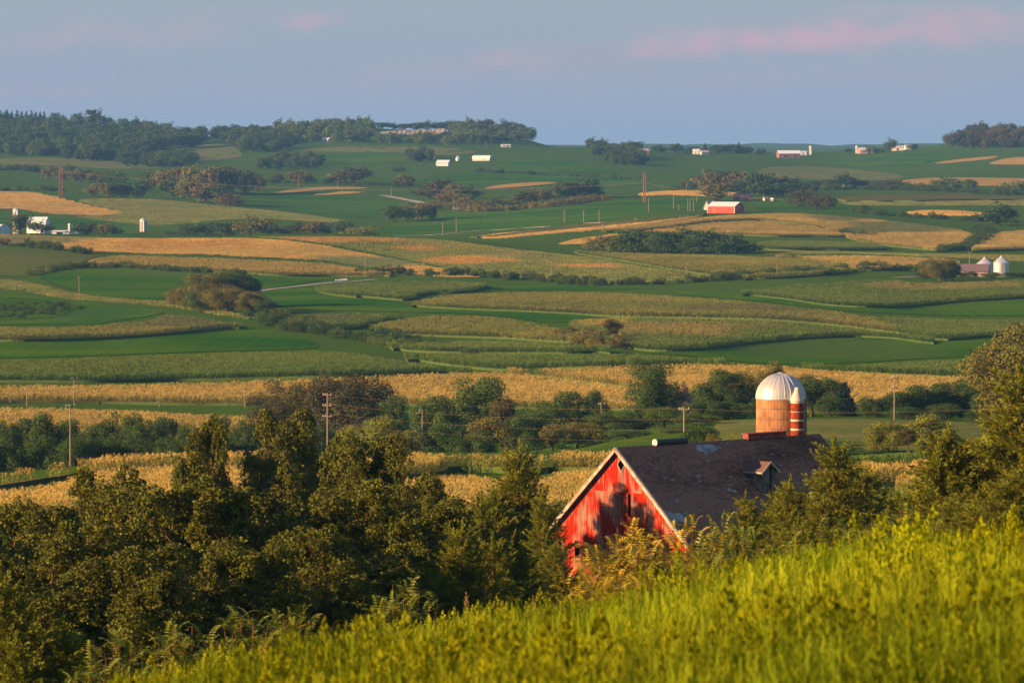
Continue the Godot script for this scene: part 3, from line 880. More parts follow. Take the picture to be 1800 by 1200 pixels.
func make_trees() -> void:
	# behind the front rise; left treeline's shade painted in with dark leaves
	stand("in the dark treeline behind the left rise", "trees of the dark left treeline", 640, """
		-30,735,84,round,dark,745,0;5,735,74,bush,dark,725,0;45,727,80,round,dark,750,0;80,726,74,round,dark,740,0;112,731,70,round,dark,760,0;150,737,76,bush,dark,730,0;
		190,726,70,round,dark,750,0;222,728,62,round,dark,740,0;258,733,76,bush,dark,735,0;296,728,72,round,dark,752,0;332,737,70,bush,dark,725,0;362,748,60,bush,dark,715,0;395,731,62,round,dark,760,0;428,733,60,bush,dark,740,0;455,740,50,bush,dark,740,0;
		25,762,80,bush,dark,700,0;75,760,76,bush,dark,700,0;130,764,80,bush,dark,695,0;178,760,76,bush,dark,700,0;228,760,78,bush,dark,700,0;278,763,78,bush,dark,695,0;325,765,70,bush,dark,690,0;370,768,66,bush,dark,690,0;-20,765,76,bush,dark,700,0;410,766,64,bush,dark,692,0""")
	stand("in the mixed tree belt across the middle", "trees of the middle belt", 700, """
		612,645,185,oak,brown,940,0;515,672,150,oak,brown,950,0;690,690,54,round,dark,930,0;462,742,70,bush,olive,880,0;
		655,722,108,bush,yellow,800,0;736,696,22,tall,dark,900,0;768,689,78,round,green,880,0;845,661,128,round,green,920,0;890,700,80,round,brown,880,0;
		960,700,120,bush,green,900,0;1002,681,66,round,green,920,0;1052,686,48,round,dark,920,0;858,716,92,ragged,olive,770,0;785,738,100,bush,dark,800,0;
		715,752,84,bush,olive,780,0;925,716,92,bush,dark,830,0;972,742,56,ragged,olive,770,0;1015,738,110,bush,olive,775,0;1075,722,104,round,green,800,0;
		1120,708,92,bush,dark,840,0;1141,633,92,round,dark,890,0;1168,712,92,bush,green,800,0;1226,722,86,bush,green,780,0;1100,752,90,bush,green,760,0;620,742,76,bush,olive,860,0;835,752,84,bush,dark,760,0;1190,744,80,bush,green,745,0;560,742,90,bush,dark,880,0""")
	stand("beside the little house right of the belt", "trees near the hidden house", 700, "1203,668,34,spruce,pale,905,0;1222,682,34,spruce,spruce,915,0")
	stand("behind the silo", "trees behind the silo", 700, """
		1272,648,92,round,dark,880,0;1328,652,62,round,olive,900,0;1357,637,64,round,olive,930,0;1428,652,150,oak,dark,880,0;1484,668,46,spruce,spruce,860,0;1460,690,60,bush,dark,850,0""")
	stand("of the clipped hedge left of the silo", "hedge left of the silo", 700, "1222,701,52,bush,dark,835,0;1255,700,56,bush,dark,835,0;1290,701,56,bush,dark,835,0;1322,702,50,bush,dark,835,0;1350,700,50,bush,dark,838,0")
	stand("in the dark tree row right of the silo", "trees of the right row", 700, """
		1534,690,60,bush,dark,820,0;1572,684,64,round,dark,830,0;1612,676,80,round,dark,835,0;1652,668,76,round,dark,840,0;1690,665,80,round,dark,840,0;1728,668,70,round,dark,835,0;
		1595,712,70,bush,dark,800,0;1665,706,80,bush,dark,800,0;1740,710,80,bush,dark,795,0""")
	stand("towering at the right edge of the valley", "cottonwoods", 700, "1790,570,170,round,olive,780,0")
	stand("on the mown field behind the right cedars", "trees on the mown field", 500, "1562,737,78,round,yellow,600,0;1628,728,96,round,yellow,600,0;1598,742,40,ragged,brown,590,0;1655,748,60,bush,green,605,0")
	stand("behind the barn roof near the silo", "bushes behind the barn", 500, "1232,742,84,bush,dark,600,0;1292,763,70,bush,yellow,560,0;1262,757,56,bush,olive,570,0")
	# the valley
	stand("of the bushy valley cluster", "bushy cluster in the valley", 1200, """
		326,499,62,round,olive,0,540;372,478,80,round,olive,0,543;420,475,80,round,dark,0,541;398,500,74,round,olive,0,548;352,508,66,bush,green,0,548;440,511,54,round,olive,0,550;466,525,48,bush,dark,0,552""")
	stand("of the dark wood block in the middle", "dark wood block", 1700, """
		1046,418,46,bush,olive,0,439;1070,411,50,round,olive,0,441;1096,408,54,round,green,0,442;1120,402,54,round,dark,0,442;1146,404,56,round,dark,0,443;1172,403,56,round,dark,0,444;1200,397,60,round,dark,0,444;
		1228,404,56,round,dark,0,445;1252,404,56,round,dark,0,445;1276,410,52,round,dark,0,445;1296,412,50,round,dark,0,445;1316,424,40,round,dark,0,446;1110,415,50,bush,green,0,443;1160,416,50,bush,dark,0,445;1215,416,50,bush,dark,0,446;1265,420,46,bush,dark,0,446""")
	stand("at the grain bin farm", "trees at the grain bin farm", 1500, """
		1651,450,62,round,olive,0,494;1620,459,30,round,dark,0,491;1675,457,36,round,dark,0,492;1690,476,24,bush,dark,0,490;1708,476,24,bush,dark,0,489;1744,476,40,bush,green,0,489;1786,477,54,bush,dark,0,487""")
	stand("standing alone on the right, dark and dense", "lone round tree", 2400, "1755,356,56,round,dark,0,396")
	stand("of the brown pair right of the red shed", "brown tree pair", 2500, "1413,331,52,bush,brown,0,364;1446,335,56,bush,brown,0,369")
	stand("in the red shed wood", "trees behind the red shed", 2600, """
		1186,325,22,bush,dark,0,335;1208,319,30,bush,dark,0,335;1226,308,36,round,brown,0,333;1244,299,44,round,olive,0,336;1272,297,50,round,brown,0,338;1302,298,52,round,rust,0,339;1332,300,50,round,dark,0,342;
		1368,306,54,round,brown,0,342;1398,312,50,round,dark,0,338;1256,318,52,round,olive,0,354;1345,318,56,round,dark,0,346;1376,318,44,round,dark,0,346;1300,316,50,round,dark,0,345""")
	stand("on the right slope", "tree line on the right slope", 2800, """
		1430,316,28,round,dark,0,331;1458,314,38,round,dark,0,331;1486,303,32,round,dark,0,331;1503,317,22,bush,brown,0,331;1522,315,28,round,green,0,331;1546,316,32,bush,brown,0,332;1572,316,36,bush,brown,0,332;1592,317,28,bush,dark,0,332""")
	stand("among the rounded willows on the far right", "willows on the far right", 2800, "1656,309,40,round,green,0,334;1682,314,26,round,green,0,334;1704,313,28,round,green,0,335;1772,319,46,bush,green,0,341;1796,316,36,bush,green,0,341")
	stand("of the middle creek trees", "creek trees in the middle distance", 2700, """
		690,358,34,round,dark,0,391;714,360,40,round,green,0,389;742,356,30,round,olive,0,387;758,357,22,bush,brown,0,386;734,331,36,bush,dark,0,344;752,325,34,round,brown,0,350;774,311,44,round,brown,0,352;800,318,40,round,olive,0,356;
		786,332,40,bush,rust,0,358;824,324,36,round,dark,0,358;812,337,34,bush,olive,0,362;846,352,44,bush,rust,0,370;868,345,40,bush,dark,0,368;898,345,46,bush,olive,0,366;926,333,36,round,brown,0,362;952,330,40,round,olive,0,358;
		972,334,36,bush,olive,0,357;990,316,44,round,dark,0,352;1012,318,34,round,brown,0,350;1034,309,40,round,dark,0,348;1050,324,38,bush,dark,0,347;1022,335,44,bush,olive,0,350""")
	stand("among the scattered far trees", "scattered far trees", 2900, "490,304,22,round,brown,0,320;526,296,36,round,rust,0,321;548,310,26,bush,olive,0,321;594,300,34,round,olive,0,321;622,292,58,round,brown,0,323;578,312,22,bush,olive,0,321;712,304,36,round,olive,0,327;700,290,26,bush,dark,0,302")
	stand("in the autumn tinted wood", "autumn tinted wood at the left", 2900, """
		88,291,34,round,olive,0,315;108,296,28,bush,olive,0,316;132,298,26,round,olive,0,318;152,296,28,round,brown,0,320;172,299,32,round,olive,0,321;194,301,32,round,dark,0,322;212,303,28,bush,dark,0,323;164,321,32,round,olive,0,346;188,319,34,round,olive,0,348;
		214,319,36,round,dark,0,349;240,321,32,round,dark,0,350;262,300,40,round,dark,0,332;290,294,40,round,olive,0,335;316,289,42,round,rust,0,336;344,290,42,round,olive,0,340;372,289,40,round,rust,0,342;402,290,42,round,brown,0,342;430,292,40,round,dark,0,340;452,301,30,bush,brown,0,335;
		302,312,44,round,dark,0,346;332,314,44,round,olive,0,350;360,320,44,round,rust,0,356;388,322,44,round,dark,0,358;396,338,46,bush,rust,0,362;416,342,32,bush,olive,0,362""")
	stand("in the hedgerow behind the bright hill", "hedgerow behind the bright hill", 2300, """
		332,391,42,bush,dark,2900,0;362,390,46,round,dark,2920,0;394,388,46,round,dark,2900,0;440,379,58,round,olive,2880,0;470,391,40,round,dark,2920,0;498,394,42,bush,dark,2900,0;524,390,40,round,brown,2920,0;552,387,40,round,rust,2900,0;574,394,30,bush,dark,2900,0;632,398,60,bush,yellow,2700,0;600,386,44,bush,dark,2950,0""")
	stand("around the left farmstead", "trees of the left farmstead", 2300, "35,373,40,round,dark,2860,0;73,387,40,round,dark,2850,0;154,388,46,round,dark,2880,0;186,391,34,round,olive,2870,0;206,397,24,bush,dark,2890,0;298,406,24,bush,dark,2900,0")
	stand("on the valley's gully bank", "gully trees", 1000, "1076,558,40,ragged,brown,0,600;1052,582,26,bush,brown,0,600;1096,598,34,bush,brown,0,614;1005,574,18,bush,brown,0,590")
	# skyline
	stand("of the spruce row on the left skyline", "spruce row on the skyline", 5000, """
		-10,194,14,spruce,spruce,5950,0;2,193,13,spruce,spruce,5950,0;12,191,14,spruce,spruce,5950,0;22,194,12,spruce,spruce,5950,0;31,193,12,spruce,spruce,5950,0;39,194,12,spruce,spruce,5950,0;48,194,12,spruce,spruce,5950,0;56,193,12,spruce,spruce,5950,0;64,195,12,spruce,spruce,5950,0;72,194,12,spruce,spruce,5950,0;78,195,12,spruce,spruce,5950,0""")
	stand("in the tall group on the left skyline", "tall trees on the left skyline", 5000, """
		97,195,16,round,dark,5950,0;110,199,18,bush,dark,5950,0;138,195,24,round,dark,5980,0;161,188,18,tall,dark,5960,0;176,192,20,round,dark,5960,0;192,203,20,round,dark,5960,0;218,206,22,round,dark,5960,0;240,206,22,round,dark,5960,0;258,209,18,round,dark,5960,0;292,214,16,round,dark,5960,0;376,229,22,round,dark,5900,0;400,232,22,bush,dark,5900,0;440,228,20,round,dark,5900,0""")
	stand("on the wooded bluff's crest, above the quarry", "trees on the bluff", 5000, """
		520,218,26,round,dark,5950,0;585,212,14,spruce,olive,5950,0;620,211,26,round,olive,5950,0;645,211,20,round,olive,5950,0;672,214,26,round,dark,5900,0;692,216,24,round,dark,5900,0;712,216,26,round,dark,5900,0;732,214,24,round,dark,5900,0;752,212,26,round,dark,5900,0;772,213,26,round,dark,5900,0;790,211,22,round,brown,5900,0;668,236,14,bush,green,5500,0;700,238,16,bush,green,5500,0;722,241,14,bush,dark,5500,0;745,236,18,bush,green,5500,0;768,231,20,bush,dark,5500,0;786,228,20,bush,dark,5500,0;800,210,24,round,rust,6000,0;822,206,22,round,brown,6000,0;845,208,22,round,rust,6000,0;860,207,20,round,brown,6000,0;885,210,30,round,brown,5990,0;910,214,30,round,dark,5970,0;930,222,26,round,dark,5960,0""")
	stand("on the horizon around the far farms", "trees of the horizon farms", 4500, """
		1052,254,12,spruce,spruce,5400,0;1075,254,26,round,dark,5350,0;1116,247,28,round,dark,5350,0;1160,254,28,round,dark,5400,0;1187,250,22,round,dark,5450,0;1216,257,26,round,dark,5450,0;1239,250,11,spruce,dark,5450,0;1262,253,30,round,dark,5450,0;1284,252,30,round,dark,5450,0;1298,249,12,spruce,dark,5450,0;1312,256,24,round,dark,5450,0;1336,258,22,bush,dark,5450,0;
		1545,258,26,bush,dark,5500,0;1563,242,20,round,dark,5500,0;1605,251,14,round,dark,5500,0;1490,260,14,round,dark,5600,0;1530,256,20,bush,dark,5500,0""")
	# woods that read as one mass
	wood("dark blue green wood covering the left ridge under the skyline", "-80,206 0,208 60,211 140,226 200,217 290,222 370,238 345,262 290,262 235,286 160,284 60,276 -80,272", 4300, 11, 17, "dark")
	wood("dark wood in the gap between the ridges left of the bluff", "345,236 440,238 485,246 520,257 480,270 425,268 400,250", 4300, 10, 16, "dark")
	wood("mixed wood on the bluff around the pale quarry", "440,238 540,226 652,222 658,250 792,253 800,222 940,232 950,250 800,256 640,252 520,250", 4300, 11, 16, "green")
	wood("brownish oak wood on the knoll at the right edge", "1668,250 1700,236 1880,234 1880,262 1750,261 1672,261", 4600, 11, 17, "brown")
	wood("dark wood on the slope below the horizon farms", "1030,262 1070,259 1120,266 1134,292 1085,293 1050,281", 3900, 11, 13, "dark")
	wood("low dark wood left of the white barns", "715,278 735,272 756,275 762,283 745,290 725,288", 3900, 10, 12, "dark")
	wood("dark hedge wood at the foot of the far left slope", "450,290 500,280 565,284 568,296 500,300 455,302", 3700, 11, 12, "dark")
	wood("far dark thicket left of the wooded gap", "200,284 300,276 340,280 345,292 280,296 220,292", 3700, 11, 12, "dark")
	# rough growth
	brush("brushy gully running down the middle of the valley", "470,556 505,570 560,585 620,590 680,600 720,606", 950, 3.0, 9.0, 0.5, "dark")
	brush("weedy growth along the lower end of the brushy gully", "640,594 700,609 760,617 850,622", 850, 2.4, 5.0, 0.5, "green")
	brush("dark hedgerow along the foot of the long bright hill", "620,484 690,480 760,484 840,486 900,490 980,496 1050,502 1150,500 1240,495 1330,489", 1400, 3.4, 6.0, 0.35, "dark")
	brush("dark hedgerow under the brown corn near the grain bins", "1290,490 1400,485 1480,478 1600,474", 1500, 3.4, 6.0, 0.3, "dark")
	brush("scattered brush on the rough pasture left of the bright hill", "10,431 60,434 110,441 160,447", 1500, 3.2, 4.0, 0.5, "dark")
	brush("brushy edge under the tan corn strip of the bright hill", "60,484 100,474 150,470 220,470 300,477 380,480 450,483", 1300, 2.6, 4.0, 0.4, "green")
	brush("weeds on the dark plot at the left edge", "0,530 60,535 110,545 60,555 0,558 0,540 90,548", 1000, 1.6, 9.0, 0.5, "dark")
	brush("shrubby gully on the right of the valley, beside the thin tree", "1000,592 1040,600 1080,610 1120,612", 950, 3.0, 7.0, 0.4, "olive")
	brush("dark brushy waterway curving between the tan fields on the right", "1725,400 1735,412 1725,425 1700,437 1660,444", 1900, 3.2, 5.0, 0.4, "dark")
	brush("dark thicket below the bright tan stubble patch", "1500,372 1560,380 1640,385 1700,388 1790,392", 2400, 4.0, 8.0, 0.25, "dark")
	brush("thicket strip on the corn of the red shed hill", "1470,413 1500,415 1535,419", 1900, 4.0, 4.0, 0.5, "dark")
	brush("dark fencerow across the far left slope under the autumn wood", "-20,300 60,302 110,300", 2900, 6.0, 10.0, 0.15, "dark")
	brush("fencerow between the scattered far trees and the green strip", "470,322 560,324 660,327 740,328", 2900, 4.5, 8.0, 0.15, "dark")
	brush("creek brush under the middle trees", "700,372 780,364 860,372 940,366 1060,352", 2700, 5.0, 9.0, 0.15, "olive")
	brush("fencerow on the far slope right of the white barns", "840,301 900,306 1000,310 1130,316", 3400, 4.5, 8.0, 0.1, "dark")
	brush("thicket line under the tree row on the right slope", "1400,336 1480,333 1560,334 1640,336 1800,344", 2700, 5.0, 9.0, 0.15, "dark")
	brush("far brush line below the tan stubble on the left", "-20,335 40,334 110,336", 2900, 4.0, 6.0, 0.2, "dark")

# ---------------------------------------------------------------- the red barn and the silo
func worn_paint(a: Color, b: Color, seed_: int, share: float) -> ImageTexture:
	# paint a worn off in upright streaks to bare wood b
	var f := FastNoiseLite.new()
	f.seed = seed_; f.frequency = 0.02; f.fractal_octaves = 4
	var g := FastNoiseLite.new()
	g.seed = seed_ + 1; g.frequency = 0.008; g.fractal_octaves = 3
	var im := Image.create(512, 512, false, Image.FORMAT_RGB8)
	for y in 512:
		for x in 512:
			var s := f.get_noise_2d(x * 6.0, y * 0.35) * 0.9 + g.get_noise_2d(x, y * 0.8) * 1.1
			var t := smoothstep(-0.25, 0.45, s + share)
			im.set_pixel(x, y, a.lerp(b, t))
	return ImageTexture.create_from_image(im)

func triplanar(m: StandardMaterial3D, tex: Texture2D, scale_: float) -> StandardMaterial3D:
	m.albedo_texture = tex
	m.uv1_triplanar = true
	m.uv1_scale = Vector3(scale_, scale_, scale_)
	return m

const BARN_D := 341.0

func make_barn() -> void:
	var apex := Vector3((1088.0 - 900.0) / F * BARN_D, level(1088, 787, BARN_D), -BARN_D)
	var floor_y := CAM_H - 34.8
	var at := Vector3(apex.x, floor_y, apex.z)
	var ridge := apex.y - floor_y
	var half := 7.0
	var eave := ridge - 6.5
	var long := 22.5
	var o := thing("red_barn", "weathered red barn with a steep brown shingle roof and lit gable", "barn", at, deg_to_rad(45.0))
	var red := lin(0.30, 0.017, 0.008)
	var bare := lin(0.30, 0.135, 0.105)
	var paint := triplanar(matte(1, 1, 1, 0.85), worn_paint(red, bare, 31, 0.1), 0.11)
	var white := triplanar(matte(1, 1, 1, 0.8), worn_paint(lin(0.44, 0.34, 0.28), lin(0.24, 0.16, 0.12), 35, 0.0), 0.3)
	var grey := triplanar(matte(1, 1, 1, 0.85), worn_paint(lin(0.2, 0.17, 0.15), lin(0.11, 0.085, 0.075), 37, 0.0), 0.3)
	var r := RandomNumberGenerator.new()
	r.seed = 12
	# gable wall: upright boards with open joints, one by one cut under the rake; holes left for the openings
	var holes := [[-0.55 - 0.2, 0.95 - 0.2, ridge - 2.75, ridge - 1.15, 1], [-4.9, -4.4, 0.0, 0.0, 0]]
	for side in 2:
		var b := MB.new()
		var x0 := 0.0 if side == 0 else long
		var out := -1.0 if side == 0 else 1.0
		var z := -half
		while z < half - 0.05:
			var w := minf(r.randf_range(0.15, 0.22), half - z)
			var top := eave + (1.0 - absf(z + w / 2.0) / half) * 6.5 - 0.12
			var shade := r.randf_range(0.72, 1.18)
			b.col = Color(shade, shade * r.randf_range(0.9, 1.5), shade * r.randf_range(0.9, 1.5))
			var mid := z + w / 2.0
			var spans := [[0.0, top]]
			if side == 0:
				if absf(mid - 0.3) < 0.38:          # diamond window under the peak
					var c := ridge - 1.25
					var hh := 0.56 * (1.0 - absf(mid - 0.3) / 0.38)
					spans = [[0.0, c - hh], [c + hh, top]]
				elif absf(mid + 4.28) < 0.24:        # small low window
					spans = [[0.0, 3.9], [4.75, top]]
				elif absf(mid - 1.08) < 0.1:         # the loft door stands a hand's breadth open
					spans = [[0.0, 7.3], [9.0, top]]
			for s in spans:
				if s[1] - s[0] > 0.05:
					b.box(Vector3(x0 + out * r.randf_range(0.0, 0.012), (s[0] + s[1]) / 2.0, mid), Vector3(0.035, s[1] - s[0], w - 0.016))
			z += w
		var wall := part("gable_wall", b.mesh(), paint, o)
		wall.set_meta("kind", "stuff")
	# side walls
	for s in [-1.0, 1.0]:
		var b := MB.new()
		var x := 0.0
		while x < long - 0.05:
			var w := minf(r.randf_range(0.16, 0.22), long - x)
			var shade := r.randf_range(0.75, 1.15)
			b.col = Color(shade, shade, shade)
			b.box(Vector3(x + w / 2.0, (eave - 0.2) / 2.0, s * half), Vector3(w - 0.015, eave - 0.2, 0.035))
			x += w
		part("side_wall", b.mesh(), paint, o).set_meta("kind", "stuff")
	# openings
	var df := MB.new()
	for k in 4:
		var a := Vector3(-0.05, ridge - 1.25, 0.3)
		var p: Vector3 = a + [Vector3(0, 0.56, 0), Vector3(0, 0, 0.38), Vector3(0, -0.56, 0), Vector3(0, 0, -0.38)][k]
		var q: Vector3 = a + [Vector3(0, 0, 0.38), Vector3(0, -0.56, 0), Vector3(0, 0, -0.38), Vector3(0, 0.56, 0)][k]
		df.box((p + q) / 2.0, Vector3(0.05, p.distance_to(q) + 0.04, 0.06), Basis(Vector3.RIGHT, atan2((q - p).z, (q - p).y)))
	part("window_frame", df.mesh(), white, o)
	var door := MB.new()
	for k in 9:
		var shade := r.randf_range(0.7, 1.0)
		door.col = Color(shade, shade, shade)
		door.box(Vector3(-0.06, 8.15, -0.66 + k * 0.2), Vector3(0.04, 1.7, 0.185))
	var hay_door := part("hay_door", door.mesh(), paint, o)
	var batten := MB.new()
	batten.box(Vector3(-0.095, 8.85, 0.14), Vector3(0.03, 0.12, 1.75))
	batten.box(Vector3(-0.095, 7.45, 0.14), Vector3(0.03, 0.12, 1.75))
	part("batten", batten.mesh(), paint, hay_door)
	# roof: deck, shingle courses, white rake and ridge boards
	var slope := Vector2(half, 6.5).length()
	var over := 0.55
	for s in [-1.0, 1.0]:
		var down := Vector3(0, -6.5 / slope, s * half / slope)
		var up := Vector3(0, half / slope, s * 6.5 / slope)
		var basis_ := Basis(Vector3.RIGHT, up, Vector3.RIGHT.cross(up))
		var top := Vector3(0, ridge, 0)
		var deck := MB.new()
		deck.box(top + Vector3(long / 2.0, 0, 0) + down * (slope + over) / 2.0 - up * 0.04, Vector3(long + 0.8, 0.08, slope + over), basis_)
		part("roof_deck", deck.mesh(), triplanar(matte(1, 1, 1, 0.9), worn_paint(lin(0.36, 0.33, 0.32), lin(0.16, 0.13, 0.13), 38, 0.0), 0.3), o)
		var sh := MB.new()
		var lost := FastNoiseLite.new()
		lost.seed = 6; lost.frequency = 0.16
		var course := 0.2
		var rows := int((slope + over) / course)
		for j in rows:
			var x := -0.4
			while x < long + 0.4:
				var w := minf(r.randf_range(0.22, 0.5), long + 0.4 - x)
				var y := (j + 0.5) * course
				var bare_spot := lost.get_noise_2d(x * 0.55, y * 1.6)
				# the lower corner by the lit gable and a strip under the ridge have lost shingles
				var worn := 0.62 - 0.42 * clampf((y - 4.6) / 3.0, 0, 1) * clampf(1.0 - x / 9.0, 0, 1) - 0.2 * clampf(1.0 - absf(y - 0.9) / 0.8, 0, 1)
				if bare_spot < worn and r.randf() > 0.025:
					var t := r.randf_range(0.65, 1.2) * (1.0 + 0.7 * lost.get_noise_2d(x * 0.35 + 60.0, y * 1.1))
					sh.col = Color(t * r.randf_range(0.95, 1.15), t, t * r.randf_range(0.9, 1.1))
					sh.box(top + Vector3(x + w / 2.0, 0, 0) + down * y + up * (0.022 + r.randf() * 0.014), Vector3(w - 0.012, 0.02, course + 0.05), basis_ * Basis(Vector3.RIGHT, s * 0.07))
				x += w
		part("shingles", sh.mesh(), M.shingle, o).set_meta("kind", "stuff")
		for gx in [-0.43, long + 0.43]:
			var rb := MB.new()
			rb.box(top + Vector3(gx, 0, 0) + down * (slope + over + 0.1) / 2.0 - up * 0.09, Vector3(0.05, 0.22, slope + over + 0.1), basis_)
			part("rake_board", rb.mesh(), white, o)
			if gx < 0.0:
				var cap := MB.new()
				cap.box(top + Vector3(gx + 0.1, 0, 0) + down * (slope + over + 0.1) / 2.0 + up * 0.075, Vector3(0.2, 0.03, slope + over + 0.1), basis_)
				part("rake_cap", cap.mesh(), white, o)
	# two low ridge ventilators: a dark round one with a pale end, a red boxed one
	var rv := MB.new()
	rv.tube(Vector3(4.0, ridge + 0.22, 0), Vector3(7.4, ridge + 0.22, 0), 0.24, 0.24, 14)
	var vent := part("ridge_ventilator", rv.mesh(), matte(0.025, 0.02, 0.02, 0.6), o)
	var rv2 := MB.new()
	rv2.tube(Vector3(3.93, ridge + 0.22, 0), Vector3(4.02, ridge + 0.22, 0), 0.26, 0.26, 14)
	part("end_cap", rv2.mesh(), matte(0.62, 0.55, 0.5, 0.6), vent)
	var rb3 := MB.new()
	rb3.box(Vector3(16.4, ridge + 0.2, 0), Vector3(4.4, 0.42, 0.55))
	rb3.box(Vector3(16.4, ridge + 0.44, 0), Vector3(4.6, 0.06, 0.75))
	part("ridge_ventilator", rb3.mesh(), triplanar(matte(1, 1, 1, 0.8), worn_paint(lin(0.3, 0.035, 0.025), lin(0.1, 0.03, 0.025), 41, 0.0), 0.3), o)
	# dormer on the near slope
	dormer(o, ridge, half, slope, grey, white)

func dormer(o: Node3D, ridge: float, half: float, slope: float, grey: Material, white: Material) -> void:
	var x := 12.2                     # along the ridge
	var zf := 4.15                    # front face
	var w := 0.78
	var base := ridge - 6.5 * zf / half
	var eave := base + 1.75
	var peak := eave + 0.62
	var dr := Node3D.new()
	dr.name = "dormer"
	o.add_child(dr)
	var wall := MB.new()
	for k in 7:
		var t := 0.75 + 0.06 * (k * 3 % 7)
		wall.col = Color(t, t, t)
		var zz := -w + (k + 0.5) * 2.0 * w / 7.0
		var h := eave + (1.0 - absf(zz) / w) * 0.55 - base
		if k == 4: continue          # a missing board
		wall.box(Vector3(x + zz, base + h / 2.0 - 0.05, zf), Vector3(2.0 * w / 7.0 - 0.025, h, 0.05))
	part("front_boards", wall.mesh(), grey, dr)
	var sides := MB.new()
	for s in [-1.0, 1.0]:
		var back := (ridge - eave) * half / 6.5
		var a := Vector3(x + s * w, base - 0.1, zf)
		var b := Vector3(x + s * w, eave, zf)
		var c := Vector3(x + s * w, eave, back)
		sides.tri(a, b, c)
		sides.tri(a + Vector3(-s * 0.05, 0, 0), c + Vector3(-s * 0.05, 0, 0), b + Vector3(-s * 0.05, 0, 0))
	part("side_boards", sides.mesh(), grey, dr)
	var roof := MB.new()
	for s in [-1.0, 1.0]:
		var pback := (ridge - peak) * half / 6.5 - 0.1
		var eback := (ridge - eave + 0.1) * half / 6.5 - 0.1
		var e := Vector3(x + s * (w + 0.22), eave - 0.15, zf + 0.25)
		var p := Vector3(x, peak, zf + 0.25)
		var pb := Vector3(x, peak, pback)
		var eb := Vector3(x + s * (w + 0.22), eave - 0.15, eback)
		var lift := Vector3(0, 0.07, 0)
		if s > 0:
			roof.quad(e + lift, eb + lift, pb + lift, p + lift); roof.quad(e, p, pb, eb)
		else:
			roof.quad(e + lift, p + lift, pb + lift, eb + lift); roof.quad(e, eb, pb, p)
		roof.quad(e, e + lift, eb + lift, eb)
	part("dormer_roof", roof.mesh(), M.shingle_brown, dr)
	var trim := MB.new()
	for s in [-1.0, 1.0]:
		var e := Vector3(x + s * (w + 0.24), eave - 0.17, zf + 0.28)
		var p := Vector3(x, peak + 0.02, zf + 0.28)
		trim.box((e + p) / 2.0, Vector3(e.distance_to(p) + 0.06, 0.16, 0.05), Basis(Vector3.BACK, atan2((p - e).y, (p - e).x)))
	part("trim_board", trim.mesh(), white, dr)
	var gut := MB.new()
	gut.box(Vector3(x - w - 0.26, eave - 0.14, zf - 0.7), Vector3(0.06, 0.12, 1.9))
	part("eave_board", gut.mesh(), white, dr)

